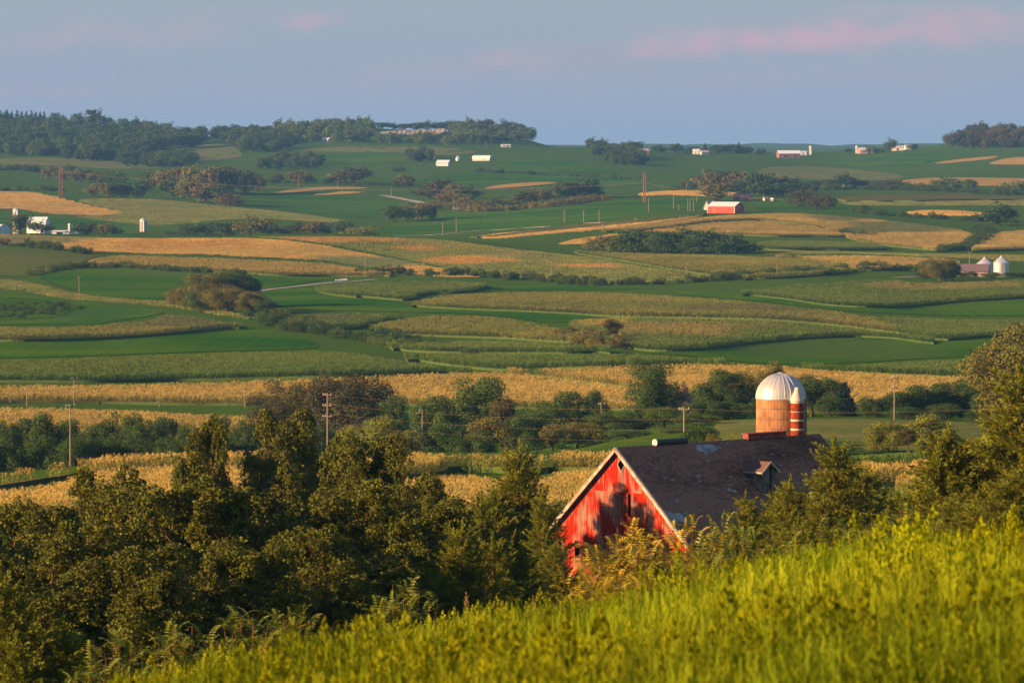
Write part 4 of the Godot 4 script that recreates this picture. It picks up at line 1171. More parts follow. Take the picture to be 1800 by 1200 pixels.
func make_silo() -> void:
	var d := 388.0
	var p := spot(1373, d)
	var rad := 42.5 / F * d
	var top := level(1373, 700, d) - p.y
	var dome := level(1373, 656, d) - p.y - top
	var o := thing("silo", "tan concrete stave silo with a white ribbed metal dome behind the barn", "silo", p)
	var stave := triplanar(matte(1, 1, 1, 0.9), worn_paint(lin(0.40, 0.20, 0.105), lin(0.25, 0.115, 0.06), 51, 0.0), 0.17)
	var r := RandomNumberGenerator.new()
	r.seed = 8
	var b := MB.new()
	var n := 48
	var y := -1.0
	while y < top:
		var h := 0.76
		for k in n:
			var an := TAU * k / n
			var t := r.randf_range(0.82, 1.12)
			b.col = Color(t, t * r.randf_range(0.95, 1.05), t)
			var lift := 0.38 if k % 2 else 0.0
			var hh := minf(h, top - y - lift)
			if hh > 0.05:
				b.box(Vector3(cos(an) * rad, y + lift + hh / 2.0, sin(an) * rad), Vector3(0.07, hh - 0.01, TAU * rad / n - 0.012), Basis(Vector3.UP, -an))
		y += h
	part("stave_wall", b.mesh(), stave, o).set_meta("kind", "stuff")
	var core := MB.new()
	core.lathe([Vector2(rad - 0.03, -1.0), Vector2(rad - 0.03, top + 0.02)], 48)
	part("inner_wall", core.mesh(), matte(0.25, 0.2, 0.17), o)
	y = top - 0.82
	while y > 0.3:
		var hb := MB.new()
		hb.lathe([Vector2(rad + 0.045, y - 0.025), Vector2(rad + 0.065, y), Vector2(rad + 0.045, y + 0.025)], 48)
		part("hoop", hb.mesh(), matte(0.10, 0.06, 0.045, 0.6), o)
		y -= 0.86
	# dome of pressed panels between standing ribs
	var metal := matte(0.45, 0.43, 0.44, 0.42)
	metal.metallic = 0.35
	var panels := 26
	for k in panels:
		var pb := MB.new()
		var t := r.randf_range(0.9, 1.06)
		pb.col = Color(t, t, t)
		var prof := []
		for q in 10:
			var e := q / 9.0 * PI / 2.0 * 0.965
			prof.append(Vector2(cos(e) * (rad + 0.07), top + sin(e) * dome))
		pb.lathe(prof, 2, Vector3.ZERO, TAU * (k + 0.04) / panels, TAU * (k + 0.96) / panels)
		part("dome_panel", pb.mesh(), metal, o)
		var rib := MB.new()
		for q in 9:
			var an := TAU * k / panels
			var p0 := Vector3(cos(an) * prof[q].x, prof[q].y, sin(an) * prof[q].x)
			var p1 := Vector3(cos(an) * prof[q + 1].x, prof[q + 1].y, sin(an) * prof[q + 1].x)
			rib.tube(p0, p1, 0.032, 0.032, 5, false)
		part("dome_rib", rib.mesh(), metal, o)
	var cap := MB.new()
	cap.lathe([Vector2(0.32, top + dome * 0.975), Vector2(0.30, top + dome + 0.02), Vector2(0.1, top + dome + 0.1), Vector2(0.0, top + dome + 0.11)], 18)
	part("dome_cap", cap.mesh(), metal, o)
	var rim := MB.new()
	rim.lathe([Vector2(rad + 0.05, top - 0.06), Vector2(rad + 0.11, top - 0.02), Vector2(rad + 0.11, top + 0.06), Vector2(rad + 0.06, top + 0.1)], 48)
	part("dome_rim", rim.mesh(), metal, o)
	# unloading chute: a white and rusty ringed tube with a conical hood on the near right side
	var c := Vector3(26.0 / F * d, 0, sqrt(pow(rad + 0.55, 2) - pow(26.0 / F * d, 2)))
	var rows := [704.0, 708.5, 722.0, 724.0, 736.0, 740.0, 752.0, 756.0, 765.0, 767.0, 776.0, 780.0, 830.0, 900.0]
	var paint := matte(0.46, 0.38, 0.33, 0.6)
	var rust := triplanar(matte(1, 1, 1, 0.85), worn_paint(lin(0.26, 0.045, 0.018), lin(0.13, 0.03, 0.016), 57, 0.0), 0.5)
	for k in rows.size() - 1:
		var y0 := level(1399, rows[k + 1], d - 2.0) - p.y
		var y1 := level(1399, rows[k], d - 2.0) - p.y
		var ring := MB.new()
		ring.lathe([Vector2(0.53, y0 + 0.01), Vector2(0.555, y0 + 0.03), Vector2(0.555, y1 - 0.03), Vector2(0.53, y1 - 0.01)], 20, c)
		part("chute_ring", ring.mesh(), rust if k % 2 == 1 else paint, o)
	var yt := level(1399, 704, d - 2.0) - p.y
	var hood := MB.new()
	hood.lathe([Vector2(0.62, yt - 0.02), Vector2(0.6, yt + 0.12), Vector2(0.24, yt + 0.88), Vector2(0.22, yt + 1.08), Vector2(0.1, yt + 1.16), Vector2(0.0, yt + 1.17)], 20, c)
	part("chute_hood", hood.mesh(), paint, o)
	var pipe := MB.new()
	var px := Vector3(44.5 / F * d, 0, 0.35)
	pipe.tube(px, px + Vector3(0, top - 0.1, 0), 0.06, 0.06, 8)
	for k in 4:
		pipe.box(px + Vector3(-0.06, top - 0.7 - k * 1.6, 0), Vector3(0.2, 0.05, 0.05))
	part("filler_pipe", pipe.mesh(), matte(0.16, 0.13, 0.12, 0.5), o)

# ---------------------------------------------------------------- farm buildings
# A gabled building: length along its own x, gable ends at +-x
func building(called: String, label: String, category: String, p: Vector3, turn: float, size: Vector3, roof_h: float, wall: Color, roof: Color, opts := {}) -> Node3D:
	var o := thing(called, label, category, p - Vector3(0, 0.3, 0), turn, opts.get("group", ""))
	var L := size.x / 2.0
	var W := size.z / 2.0
	var H := size.y + 0.3
	var wm := matte(wall.r, wall.g, wall.b, 0.8)
	var rm := matte(roof.r, roof.g, roof.b, 0.55)
	var b := MB.new()
	b.quad(Vector3(-L, 0, W), Vector3(L, 0, W), Vector3(L, H, W), Vector3(-L, H, W))
	b.quad(Vector3(L, 0, -W), Vector3(-L, 0, -W), Vector3(-L, H, -W), Vector3(L, H, -W))
	var round_: bool = opts.get("round", false)
	var prof := [Vector2(W, H), Vector2(0, H + roof_h), Vector2(-W, H)]
	if round_:
		prof = []
		for k in 11:
			var a := PI * k / 10.0
			prof.append(Vector2(cos(a) * W, H + sin(a) * roof_h))
	elif opts.get("gambrel", false):
		prof = [Vector2(W, H), Vector2(W * 0.62, H + roof_h * 0.65), Vector2(0, H + roof_h), Vector2(-W * 0.62, H + roof_h * 0.65), Vector2(-W, H)]
	for s in [-1.0, 1.0]:
		var q := [Vector3(s * L, 0, -W * s), Vector3(s * L, 0, W * s)]
		b.quad(Vector3(s * L, 0, W * s), Vector3(s * L, 0, -W * s), Vector3(s * L, H, -W * s), Vector3(s * L, H, W * s))
		for k in prof.size() - 1:
			var a := Vector3(s * L, prof[k].y, prof[k].x)
			var c := Vector3(s * L, prof[k + 1].y, prof[k + 1].x)
			var m := Vector3(s * L, H, 0)
			if s > 0: b.tri(m, a, c)
			else: b.tri(m, c, a)
	var w := part("wall", b.mesh(), wm, o)
	var rf := MB.new()
	var ov := 0.4
	for k in prof.size() - 1:
		var a: Vector2 = prof[k]
		var c: Vector2 = prof[k + 1]
		if k == 0: a += (a - c).normalized() * 0.5
		if k == prof.size() - 2: c += (c - a).normalized() * 0.5
		var n := Vector2(c.y - a.y, a.x - c.x).normalized() * 0.16
		if n.y < 0: n = -n
		rf.quad(Vector3(-L - ov, a.y + n.y, a.x + n.x), Vector3(L + ov, a.y + n.y, a.x + n.x), Vector3(L + ov, c.y + n.y, c.x + n.x), Vector3(-L - ov, c.y + n.y, c.x + n.x))
		rf.quad(Vector3(-L - ov, c.y + 0.02, c.x), Vector3(L + ov, c.y + 0.02, c.x), Vector3(L + ov, a.y + 0.02, a.x), Vector3(-L - ov, a.y + 0.02, a.x))
		for s in [-1.0, 1.0]:
			var e = s * (L + ov)
			rf.quad(Vector3(e, a.y, a.x), Vector3(e, a.y + n.y, a.x + n.x), Vector3(e, c.y + n.y, c.x + n.x), Vector3(e, c.y, c.x))
	var rp := part("roof", rf.mesh(), rm, o)
	if opts.get("chimney", false):
		var ch := MB.new()
		ch.box(Vector3(L * 0.4, H + roof_h + 0.1, 0.3), Vector3(0.7, 1.8, 0.7))
		part("chimney", ch.mesh(), matte(0.2, 0.08, 0.06), rp)
	var trim: Color = opts.get("trim", Color(0.62, 0.6, 0.58))
	# openings: [face: 0 = +z long side, 1 = +x gable, 2 = -x gable, along, up, width, height, kind]
	for v in opts.get("holes", []):
		var f: int = v[0]
		var at := Vector3(v[1], v[2], W + 0.02) if f == 0 else Vector3((L + 0.02) * (1 if f == 1 else -1), v[2], v[1])
		var sz := Vector3(v[3], v[4], 0.08) if f == 0 else Vector3(0.08, v[4], v[3])
		var fr := MB.new()
		fr.box(at, sz + (Vector3(0.25, 0.25, 0) if f == 0 else Vector3(0, 0.25, 0.25)))
		var fp := part(v[5], fr.mesh(), matte(trim.r, trim.g, trim.b, 0.7), o)
		var pn := MB.new()
		var lift := Vector3(0, 0, 0.03) if f == 0 else Vector3(0.03 * (1 if f == 1 else -1), 0, 0)
		pn.box(at + lift, sz)
		part("pane" if v[5] == "window" else "leaf", pn.mesh(), matte(0.02, 0.022, 0.028, 0.3) if v[5] == "window" or not v.size() > 6 else matte(v[6].r, v[6].g, v[6].b, 0.7), fp)
	if opts.get("corners", false):
		for s in [Vector2(1, 1), Vector2(-1, 1), Vector2(1, -1), Vector2(-1, -1)]:
			var cb := MB.new()
			cb.box(Vector3(s.x * (L + 0.03), H / 2.0, s.y * (W + 0.03)), Vector3(0.35, H, 0.35))
			part("corner_post", cb.mesh(), matte(trim.r, trim.g, trim.b, 0.7), o)
	return o

func grain_bin(label: String, p: Vector3, rad: float, wall_h: float, cone_h: float, group: String) -> void:
	var o := thing("grain_bin", label, "grain bin", p, 0.6, group)
	var steel := matte(0.60, 0.58, 0.58, 0.38)
	steel.metallic = 0.5
	var prof := []
	var rows := 36
	for k in rows + 1:
		prof.append(Vector2(rad + (0.05 if k % 2 else -0.02), -0.2 + (wall_h + 0.2) * k / rows))
	var b := MB.new()
	b.lathe(prof, 40)
	part("corrugated_wall", b.mesh(), steel, o)
	var stiff := MB.new()
	for k in 14:
		var an := TAU * k / 14
		stiff.box(Vector3(cos(an) * (rad + 0.06), wall_h / 2.0, sin(an) * (rad + 0.06)), Vector3(0.1, wall_h, 0.12), Basis(Vector3.UP, -an))
	part("stiffeners", stiff.mesh(), steel, o)
	var cone := MB.new()
	cone.lathe([Vector2(rad + 0.25, wall_h - 0.1), Vector2(rad + 0.2, wall_h + 0.05), Vector2(0.5, wall_h + cone_h)], 40)
	var roof := part("roof", cone.mesh(), steel, o)
	var ribs := MB.new()
	for k in 20:
		var an := TAU * k / 20
		var u := Vector3(cos(an), 0, sin(an))
		ribs.tube(u * (rad + 0.2) + Vector3(0, wall_h + 0.06, 0), u * 0.5 + Vector3(0, wall_h + cone_h + 0.02, 0), 0.05, 0.05, 5, false)
	part("ribs", ribs.mesh(), steel, roof)
	var cap := MB.new()
	cap.lathe([Vector2(0.55, wall_h + cone_h - 0.05), Vector2(0.55, wall_h + cone_h + 0.25), Vector2(0.2, wall_h + cone_h + 0.6), Vector2(0.0, wall_h + cone_h + 0.62)], 16)
	part("cap", cap.mesh(), steel, roof)
	var door := MB.new()
	door.box(Vector3(-0.5, 1.1, rad + 0.06), Vector3(0.8, 1.8, 0.1))
	part("door", door.mesh(), matte(0.4, 0.4, 0.42, 0.5), o)

func far_silo(label: String, p: Vector3, rad: float, high: float, chute: float) -> void:
	var o := thing("silo", label, "silo", p, 0.0)
	var b := MB.new()
	b.lathe([Vector2(rad, -1.0), Vector2(rad, high)], 28)
	var w := part("wall", b.mesh(), matte(0.30, 0.28, 0.28, 0.85), o)
	for k in 6:
		var hb := MB.new()
		hb.lathe([Vector2(rad + 0.02, high * (k + 0.6) / 6.5), Vector2(rad + 0.07, high * (k + 0.6) / 6.5 + 0.08), Vector2(rad + 0.02, high * (k + 0.6) / 6.5 + 0.16)], 28)
		part("hoop", hb.mesh(), matte(0.3, 0.28, 0.28), w)
	var dm := MB.new()
	var prof := []
	for q in 8:
		var e := q / 7.0 * PI / 2.0
		prof.append(Vector2(cos(e) * (rad + 0.1), high + sin(e) * rad * 0.95))
	dm.lathe(prof, 28)
	var metal := matte(0.42, 0.40, 0.40, 0.4)
	metal.metallic = 0.3
	part("dome", dm.mesh(), metal, o)
	var ch := MB.new()
	ch.tube(Vector3(chute * rad, -1.0, rad * 0.95), Vector3(chute * rad, high + 0.4, rad * 0.95), 0.5, 0.5, 10)
	part("chute", ch.mesh(), matte(0.6, 0.58, 0.56, 0.6), o)

# a strip of lane following the ground
func lane(called: String, label: String, line: String, dmin: float, wide: float) -> void:
	var pts := pixels(line)
	var way := PackedVector3Array()
	for i in pts.size() - 1:
		for k in 8:
			var q := pts[i].lerp(pts[i + 1], k / 8.0)
			way.append(ground_at(q.x, q.y, dmin))
	way.append(ground_at(pts[-1].x, pts[-1].y, dmin))
	var b := MB.new()
	var edges := []
	for i in way.size():
		var t := (way[mini(i + 1, way.size() - 1)] - way[maxi(i - 1, 0)])
		t.y = 0
		var s := t.normalized().cross(Vector3.UP) * wide / 2.0
		var l := way[i] - s
		var r := way[i] + s
		l.y = hgt(l.x, l.z) + 0.12
		r.y = hgt(r.x, r.z) + 0.12
		edges.append([l, r])
	for i in edges.size() - 1:
		b.quad(edges[i][0], edges[i][1], edges[i + 1][1], edges[i + 1][0])
		for s in 2:
			var a: Vector3 = edges[i][s]
			var e: Vector3 = edges[i + 1][s]
			b.quad(a, e, e - Vector3(0, 0.5, 0), a - Vector3(0, 0.5, 0))
	tag(part(called, b.mesh(), M.gravel, self), label, "", "", "structure")

func make_farms() -> void:
	# the long red shed with a white roof
	var red := Color(0.46, 0.045, 0.025)
	var g := ground_at(1278, 374.5, 2200)
	var d := -g.z
	var k := d / F
	building("red_shed", "long red shed with a white roof and white corner trim on the tan hill", "shed", spot(1276, d + 6), deg_to_rad(-28), Vector3(52 * k, 11.5 * k, 40 * k), 7.5 * k, red, Color(0.62, 0.60, 0.62),
		{"corners": true, "holes": [[1, 0.0, 2.2, 4.0, 4.0, "door", Color(0.30, 0.03, 0.02)], [0, -5.0, 1.3, 1.2, 2.3, "door", Color(0.4, 0.04, 0.03)]]})
	building("grey_shed", "small shed with a tall grey roof behind the left end of the red shed", "shed", spot(1249, 3050), deg_to_rad(40), Vector3(7, 1.2, 6), 4.6, Color(0.3, 0.3, 0.3), Color(0.34, 0.36, 0.38), {"holes": [[0, 0.0, 0.9, 1.0, 1.2, "door"]]})
	building("brick_house", "low red brick farmhouse under the trees right of the red shed", "house", ground_at(1306, 352, 2800), deg_to_rad(-8), Vector3(13.5, 3.2, 7), 1.8, Color(0.40, 0.11, 0.075), Color(0.30, 0.12, 0.09),
		{"chimney": true, "holes": [[0, -4.5, 1.7, 1.3, 1.3, "window"], [0, -1.0, 1.4, 1.1, 2.1, "door", Color(0.5, 0.45, 0.42)], [0, 3.5, 1.7, 1.6, 1.2, "window"]]})
	building("white_shed", "tiny white shed right of the brick farmhouse", "shed", ground_at(1346, 353, 2800), 0.5, Vector3(3.4, 1.8, 2.6), 1.1, Color(0.65, 0.62, 0.6), Color(0.4, 0.2, 0.17), {"holes": [[0, 0, 0.9, 0.9, 1.6, "door"]]})
	building("white_hut", "tiny white hut at the far right of the brick farmhouse yard", "hut", ground_at(1357, 354, 2800), -0.3, Vector3(1.6, 1.5, 1.4), 0.9, Color(0.65, 0.64, 0.62), Color(0.6, 0.6, 0.6), {"holes": [[0, 0, 0.7, 0.6, 1.2, "door"]]})
	building("small_white_hut", "small white hut below the tree line on the right slope", "hut", ground_at(1484, 330, 2800), 0.3, Vector3(2.4, 1.8, 2.0), 1.4, Color(0.65, 0.64, 0.62), Color(0.6, 0.6, 0.6), {"holes": [[0, 0, 0.8, 0.7, 1.3, "door"]]})
	# grain bin farm
	var b1 := ground_at(1731, 486, 1500)
	var s1 := 1.0 / F
	grain_bin("shiny grain bin left of the pair beside the long low barn", spot(1731, -b1.z + 12), 13.2 * s1 * -b1.z, 5.2, 2.3, "pair of grain bins")
	grain_bin("shiny grain bin right of the pair, standing slightly nearer", spot(1760, -b1.z - 6), 13.4 * s1 * -b1.z, 5.9, 2.5, "pair of grain bins")
	building("long_barn", "long low brown roofed barn left of the grain bins", "barn", spot(1706, -b1.z + 2), deg_to_rad(-10), Vector3(15.5, 2.6, 7), 2.8, Color(0.24, 0.15, 0.12), Color(0.13, 0.085, 0.09),
		{"holes": [[0, -4.0, 1.2, 2.0, 2.2, "door", Color(0.3, 0.2, 0.17)], [0, 2.0, 1.4, 1.2, 1.0, "window"], [0, 5.0, 1.4, 1.2, 1.0, "window"]]})
	# white barns on the far slope
	var w := Color(0.42, 0.43, 0.46)
	building("white_barn", "white barn with a pale blue roof, lower of the two far white barns", "barn", ground_at(780, 292, 3600), deg_to_rad(-25), Vector3(14, 3.4, 8), 2.8, w, Color(0.42, 0.52, 0.60), {"holes": [[2, 0, 1.7, 2.4, 2.8, "door"], [0, 2, 1.6, 1.0, 1.0, "window"]]})
	building("white_barn", "long white round roofed barn with a dark doorway, upper of the far barns", "barn", ground_at(848, 282.5, 3600), deg_to_rad(-22), Vector3(20, 2.6, 8), 3.0, w, Color(0.50, 0.58, 0.64), {"round": true, "holes": [[2, 0, 1.8, 2.8, 3.2, "door"], [0, 3, 1.5, 1.0, 0.9, "window"]]})
	building("tan_cottage", "small tan cottage in the trees left of the far white barns", "cottage", ground_at(760, 279, 3600), 0.2, Vector3(5, 2.2, 4), 1.4, Color(0.5, 0.4, 0.36), Color(0.4, 0.25, 0.22), {"holes": [[0, 0, 1.1, 0.9, 1.7, "door"]]})
	grain_bin("blue grey round bin between the far white barns", ground_at(805, 282.5, 3600), 2.6, 3.0, 2.2, "far bin")
	# left farmstead behind the bright hill
	building("white_shed", "white round roofed shed at the left edge behind the bright hill", "shed", spot(-2, 2840), deg_to_rad(-50), Vector3(12, 2.0, 9), 4.2, Color(0.5, 0.56, 0.62), Color(0.55, 0.62, 0.68), {"round": true, "holes": [[0, 0, 1.5, 2.0, 2.4, "door"]]})
	building("white_barn", "tall white barn between two trees at the left farmstead", "barn", spot(68, 2895), deg_to_rad(-18), Vector3(12.5, 5.0, 9), 5.2, Color(0.62, 0.66, 0.70), Color(0.56, 0.62, 0.66), {"gambrel": true, "holes": [[1, 0, 2, 3, 3.2, "door", Color(0.4, 0.43, 0.46)], [0, 2, 3.4, 1.2, 1.4, "window"]]})
	building("low_white_shed", "low white open shed right of the tall white barn", "shed", spot(106, 2880), deg_to_rad(-5), Vector3(10, 1.6, 5), 0.7, Color(0.5, 0.53, 0.56), Color(0.6, 0.62, 0.65), {"holes": [[0, 0, 1.0, 4.0, 1.4, "door"]]})
	machine("white farm wagon parked right of the low white shed", spot(132, 2850), 0.4)
	machine("dark blue farm wagon parked beside the low white shed", spot(118, 2845), -0.5)
	far_silo("pale silo dome above the tree at the left farmstead", spot(29, 2930), 2.3, level(29, 371, 2930) - hgt(spot(29, 2930).x, -2930.0), 0.4)
	far_silo("lone concrete silo standing on the green slope behind the bright hill", spot(252, 2960), 2.3, level(252, 389, 2960) - hgt(spot(252, 2960).x, -2960.0), 0.25)
	far_silo("small pinkish silo top behind the wagons", spot(122, 2950), 0.9, level(122, 394.5, 2950) - hgt(spot(122, 2950).x, -2950.0), 0.3)
	# farms on the ridges
	var ridge_d := 5650.0
	building("long_white_building", "long low white building under the spruce row on the left skyline", "building", spot(53, 5900), 0.0, Vector3(16, 2.4, 7), 1.0, w, Color(0.65, 0.66, 0.68), {"holes": [[0, 0, 1.2, 2, 2, "door"], [0, 4, 1.4, 1.5, 1, "window"]]})
	building("pink_house", "pinkish roofed house among trees on the left ridge", "house", spot(181, 5860), 0.2, Vector3(14, 3.4, 8), 3.0, Color(0.6, 0.55, 0.55), Color(0.36, 0.28, 0.30), {"holes": [[0, -3, 1.8, 1.4, 1.4, "window"], [0, 2, 1.5, 1.2, 2.2, "door"]]})
	building("grey_house", "pale grey house half hidden on the left ridge", "house", spot(240, 5850), -0.2, Vector3(11, 3.2, 8), 3.0, Color(0.5, 0.53, 0.56), Color(0.40, 0.42, 0.46), {"holes": [[0, 2, 1.8, 1.3, 1.3, "window"]]})
	building("white_shed", "small white shed in the wooded gap between the ridges", "shed", ground_at(373, 240, 4500), 0.2, Vector3(8, 2.0, 5), 1.2, w, Color(0.62, 0.63, 0.65), {"holes": [[0, 0, 1.1, 1.6, 1.8, "door"]]})
	building("white_house", "small white house with a pale roof below the wooded bluff", "house", ground_at(574, 248, 4300), -0.5, Vector3(8, 2.4, 6), 2.2, w, Color(0.62, 0.62, 0.64), {"holes": [[0, 0, 1.4, 1.2, 1.4, "window"], [2, 0, 1.2, 1.0, 2, "door"]]})
	building("tan_shed", "pale tan shed at the right foot of the bluff", "shed", ground_at(889, 259, 4300), 0.1, Vector3(11, 2.2, 6), 1.3, Color(0.5, 0.5, 0.5), Color(0.5, 0.5, 0.52), {"holes": [[0, 2, 1.2, 1.6, 1.8, "door"]]})
	building("red_house", "dark red barn between trees on the horizon", "barn", ground_at(1131, 271, 4500), 0.1, Vector3(12, 3.2, 8), 3.2, Color(0.34, 0.11, 0.12), Color(0.3, 0.22, 0.27), {"holes": [[0, -2, 1.8, 1.3, 1.3, "window"], [0, 2.5, 1.5, 1.4, 2.2, "door"]]})
	building("white_house", "white house right of the pair of round trees on the horizon", "house", ground_at(1224, 271, 4500), -0.3, Vector3(8, 3.6, 6), 2.4, w, Color(0.45, 0.45, 0.5), {"holes": [[0, 0, 1.8, 1.2, 1.4, "window"]]})
	building("tan_house", "tan house among trees in the middle of the horizon farms", "house", ground_at(1238, 272, 4500), 0.3, Vector3(9, 3.0, 6), 2.2, Color(0.55, 0.47, 0.42), Color(0.4, 0.35, 0.36), {"holes": [[0, -2, 1.6, 1.2, 1.4, "window"]]})
	building("white_roof_barn", "dark red barn with a broad white roof on the right horizon", "barn", ground_at(1386, 277, 4500), 0.15, Vector3(25, 4.6, 14), 3.4, Color(0.22, 0.10, 0.11), Color(0.72, 0.74, 0.8), {"holes": [[0, -5, 2, 3, 3, "door"], [0, 6, 2, 3, 3, "door"]]})
	building("white_block", "small white block building right of the white roofed barn", "building", ground_at(1411, 273, 4500), 0.1, Vector3(9, 4, 6), 1.0, Color(0.7, 0.74, 0.8), Color(0.7, 0.74, 0.8), {"holes": [[0, 0, 1.6, 1.4, 2.0, "door"]]})
	far_silo("white tower silo on the right horizon", ground_at(1425, 272, 4500), 2.0, 9.0, 0.3)
	building("pink_barn", "pinkish barn left of the trees on the right horizon", "barn", ground_at(1522, 270, 4500), 0.1, Vector3(17, 4.5, 9), 2.6, Color(0.45, 0.26, 0.24), Color(0.6, 0.5, 0.5), {"holes": [[0, 3, 1.9, 2.6, 3, "door"], [0, -4, 2.2, 1.6, 1.2, "window"]]})
	far_silo("pale slim silo beside the pinkish horizon barn", ground_at(1506, 270, 4500), 1.7, 8.5, 0.3)
	building("cream_barn", "cream barn right of the tall tree on the right horizon", "barn", ground_at(1578, 265, 4500), -0.1, Vector3(15, 3.6, 8), 2.4, Color(0.58, 0.5, 0.45), Color(0.42, 0.36, 0.36), {"holes": [[0, 0, 1.7, 2.4, 2.6, "door"]]})
	building("cream_house", "cream house with a dark roof at the end of the right horizon", "house", ground_at(1597, 263, 4500), 0.2, Vector3(9, 3.4, 7), 3.0, Color(0.6, 0.55, 0.52), Color(0.3, 0.25, 0.27), {"holes": [[0, 1.5, 1.8, 1.3, 1.5, "window"]]})
	building("hidden_house", "brown roofed little house hidden in the trees left of the silo", "house", spot(1208, 890), deg_to_rad(-35), Vector3(4.6, 3.4, 3.6), 2.2, Color(0.3, 0.25, 0.22), Color(0.16, 0.10, 0.09), {"holes": [[0, 0, 1.7, 1.1, 1.2, "window"]]})
	# pale quarry face under the bluff's crest
	quarry()
	# lanes
	lane("gravel_lane", "pale gravel lane curving through the valley behind the tree cluster", "446,513 480,508 530,502.5 580,497 625,494 660,491", 1200, 3.4)
	lane("gravel_road", "pale gravel road slanting between the middle trees", "672,343 700,348 730,354 770,361 830,370.5", 2700, 7.0)
	lane("farm_lane", "narrow lane along the foot of the dark soybean slope", "690,415 760,413 840,406 900,402.5 960,398 1000,393.5 1060,391", 2100, 4.5)
	lane("farm_lane", "short pale lane left of the trees at the grain bin farm", "1566,488.5 1610,486", 1500, 4.0)
	machine("white farm truck parked on the gravel lane", ground_at(596, 495, 1200), 0.2)
	machine("second white farm truck, just right of the other on the lane", ground_at(605, 494, 1200), 0.1)

func quarry() -> void:
	var d := 5640.0
	var b := MB.new()
	var r := RandomNumberGenerator.new()
	r.seed = 3
	var topl := [[664, 232], [690, 230], [715, 229], [740, 229], [760, 227.5], [782, 225.5]]
	var botl := [[664, 242], [690, 246], [715, 247], [740, 245], [760, 238], [782, 228]]
	var cols := []
	for i in 41:
		var t := i / 40.0 * 4.999
		var q := int(t)
		var X: float = lerpf(topl[q][0], topl[q + 1][0], t - q)
		var Y0: float = lerpf(topl[q][1], topl[q + 1][1], t - q)
		var Y1: float = lerpf(botl[q][1], botl[q + 1][1], t - q) + 3.0
		var line := []
		for j in 9:
			var dd := d + j * 8.0 + 5.0 * rough.get_noise_2d(i * 60.0, j * 30.0) + r.randf_range(-1.2, 1.2)
			line.append(Vector3((X - 900) / F * dd, level(X, lerpf(Y1, Y0, j / 8.0), dd), -dd))
		var back: Vector3 = line[8]
		line.append(Vector3(back.x, back.y - 1.0, back.z - 90.0))
		line.append(Vector3(back.x, back.y - 40.0, back.z - 90.0))
		cols.append(line)
	for i in 40:
		for j in 10:
			var t := r.randf_range(0.85, 1.12)
			b.col = Color(t, t * r.randf_range(0.92, 1.02), t * r.randf_range(0.85, 1.0)) if r.randf() > 0.1 else Color(0.55, 0.55, 0.45)
			b.quad(cols[i][j], cols[i + 1][j], cols[i + 1][j + 1], cols[i][j + 1])
	tag(part("quarry_cliff", b.mesh(true), matte(0.30, 0.25, 0.215), self), "pale pinkish quarry face cut into the wooded bluff", "", "", "structure")

func machine(label: String, p: Vector3, turn: float) -> void:
	var dark := label.contains("dark")
	var o := thing("farm_truck" if label.contains("truck") else "farm_wagon", label, "truck" if label.contains("truck") else "wagon", p, turn)
	if label.contains("truck"): o.scale = Vector3.ONE * 0.6
	var paint := matte(0.62, 0.62, 0.62, 0.4) if not dark else matte(0.08, 0.10, 0.16, 0.5)
	var b := MB.new()
	b.box(Vector3(-0.9, 1.1, 0), Vector3(3.2, 0.9, 1.9))
	part("bed", b.mesh(), paint, o)
	var c := MB.new()
	c.box(Vector3(1.5, 1.0, 0), Vector3(1.6, 0.8, 1.8))
	c.box(Vector3(1.15, 1.65, 0), Vector3(1.1, 0.6, 1.6))
	part("cab", c.mesh(), paint, o)
	for s in [Vector2(-1.5, 1), Vector2(-1.5, -1), Vector2(1.6, 1), Vector2(1.6, -1)]:
		var w := MB.new()
		w.tube(Vector3(s.x, 0.42, s.y * 0.8), Vector3(s.x, 0.42, s.y * 1.0), 0.42, 0.42, 12)
		part("wheel", w.mesh(), matte(0.02, 0.02, 0.02), o)

# ---------------------------------------------------------------- poles, wires, towers
func pole(called_label: String, p: Vector3, top_y: float, arms: int, turn: float, group: String, wide := 0.15) -> Vector3:
	var o := thing("utility_pole", called_label, "utility pole", p, turn, group)
	var h := top_y - p.y
	var b := MB.new()
	b.tube(Vector3(0, -0.5, 0), Vector3(0, h, 0), wide, wide * 0.7, 8)
	part("post", b.mesh(), M.polewood, o)
	for k in arms:
		var a := MB.new()
		var y := h - 0.35 - k * (1.75 if arms > 1 else 0.6)
		a.box(Vector3(0, y, wide), Vector3(1.5, 0.1, 0.09))
		var arm := part("crossarm", a.mesh(), M.polewood, o)
		var q := MB.new()
		for s in [-0.68, -0.3, 0.68]:
			q.tube(Vector3(s, y + 0.06, wide), Vector3(s, y + 0.3, wide), 0.07, 0.05, 6)
		part("insulators", q.mesh(), M.glaze, arm)
	return Vector3(p.x, top_y, p.z)

func wire(label: String, a: Vector3, b: Vector3, sag: float, rad: float, group: String) -> void:
	var m := MB.new()
	var last := a
	for k in range(1, 25):
		var t := k / 24.0
		var p := a.lerp(b, t) - Vector3(0, sag * 4.0 * t * (1.0 - t), 0)
		m.tube(last, p, rad, rad, 4, false)
		last = p
	tag(part("power_line", m.mesh(), M.wire, self), label, "power line", group)

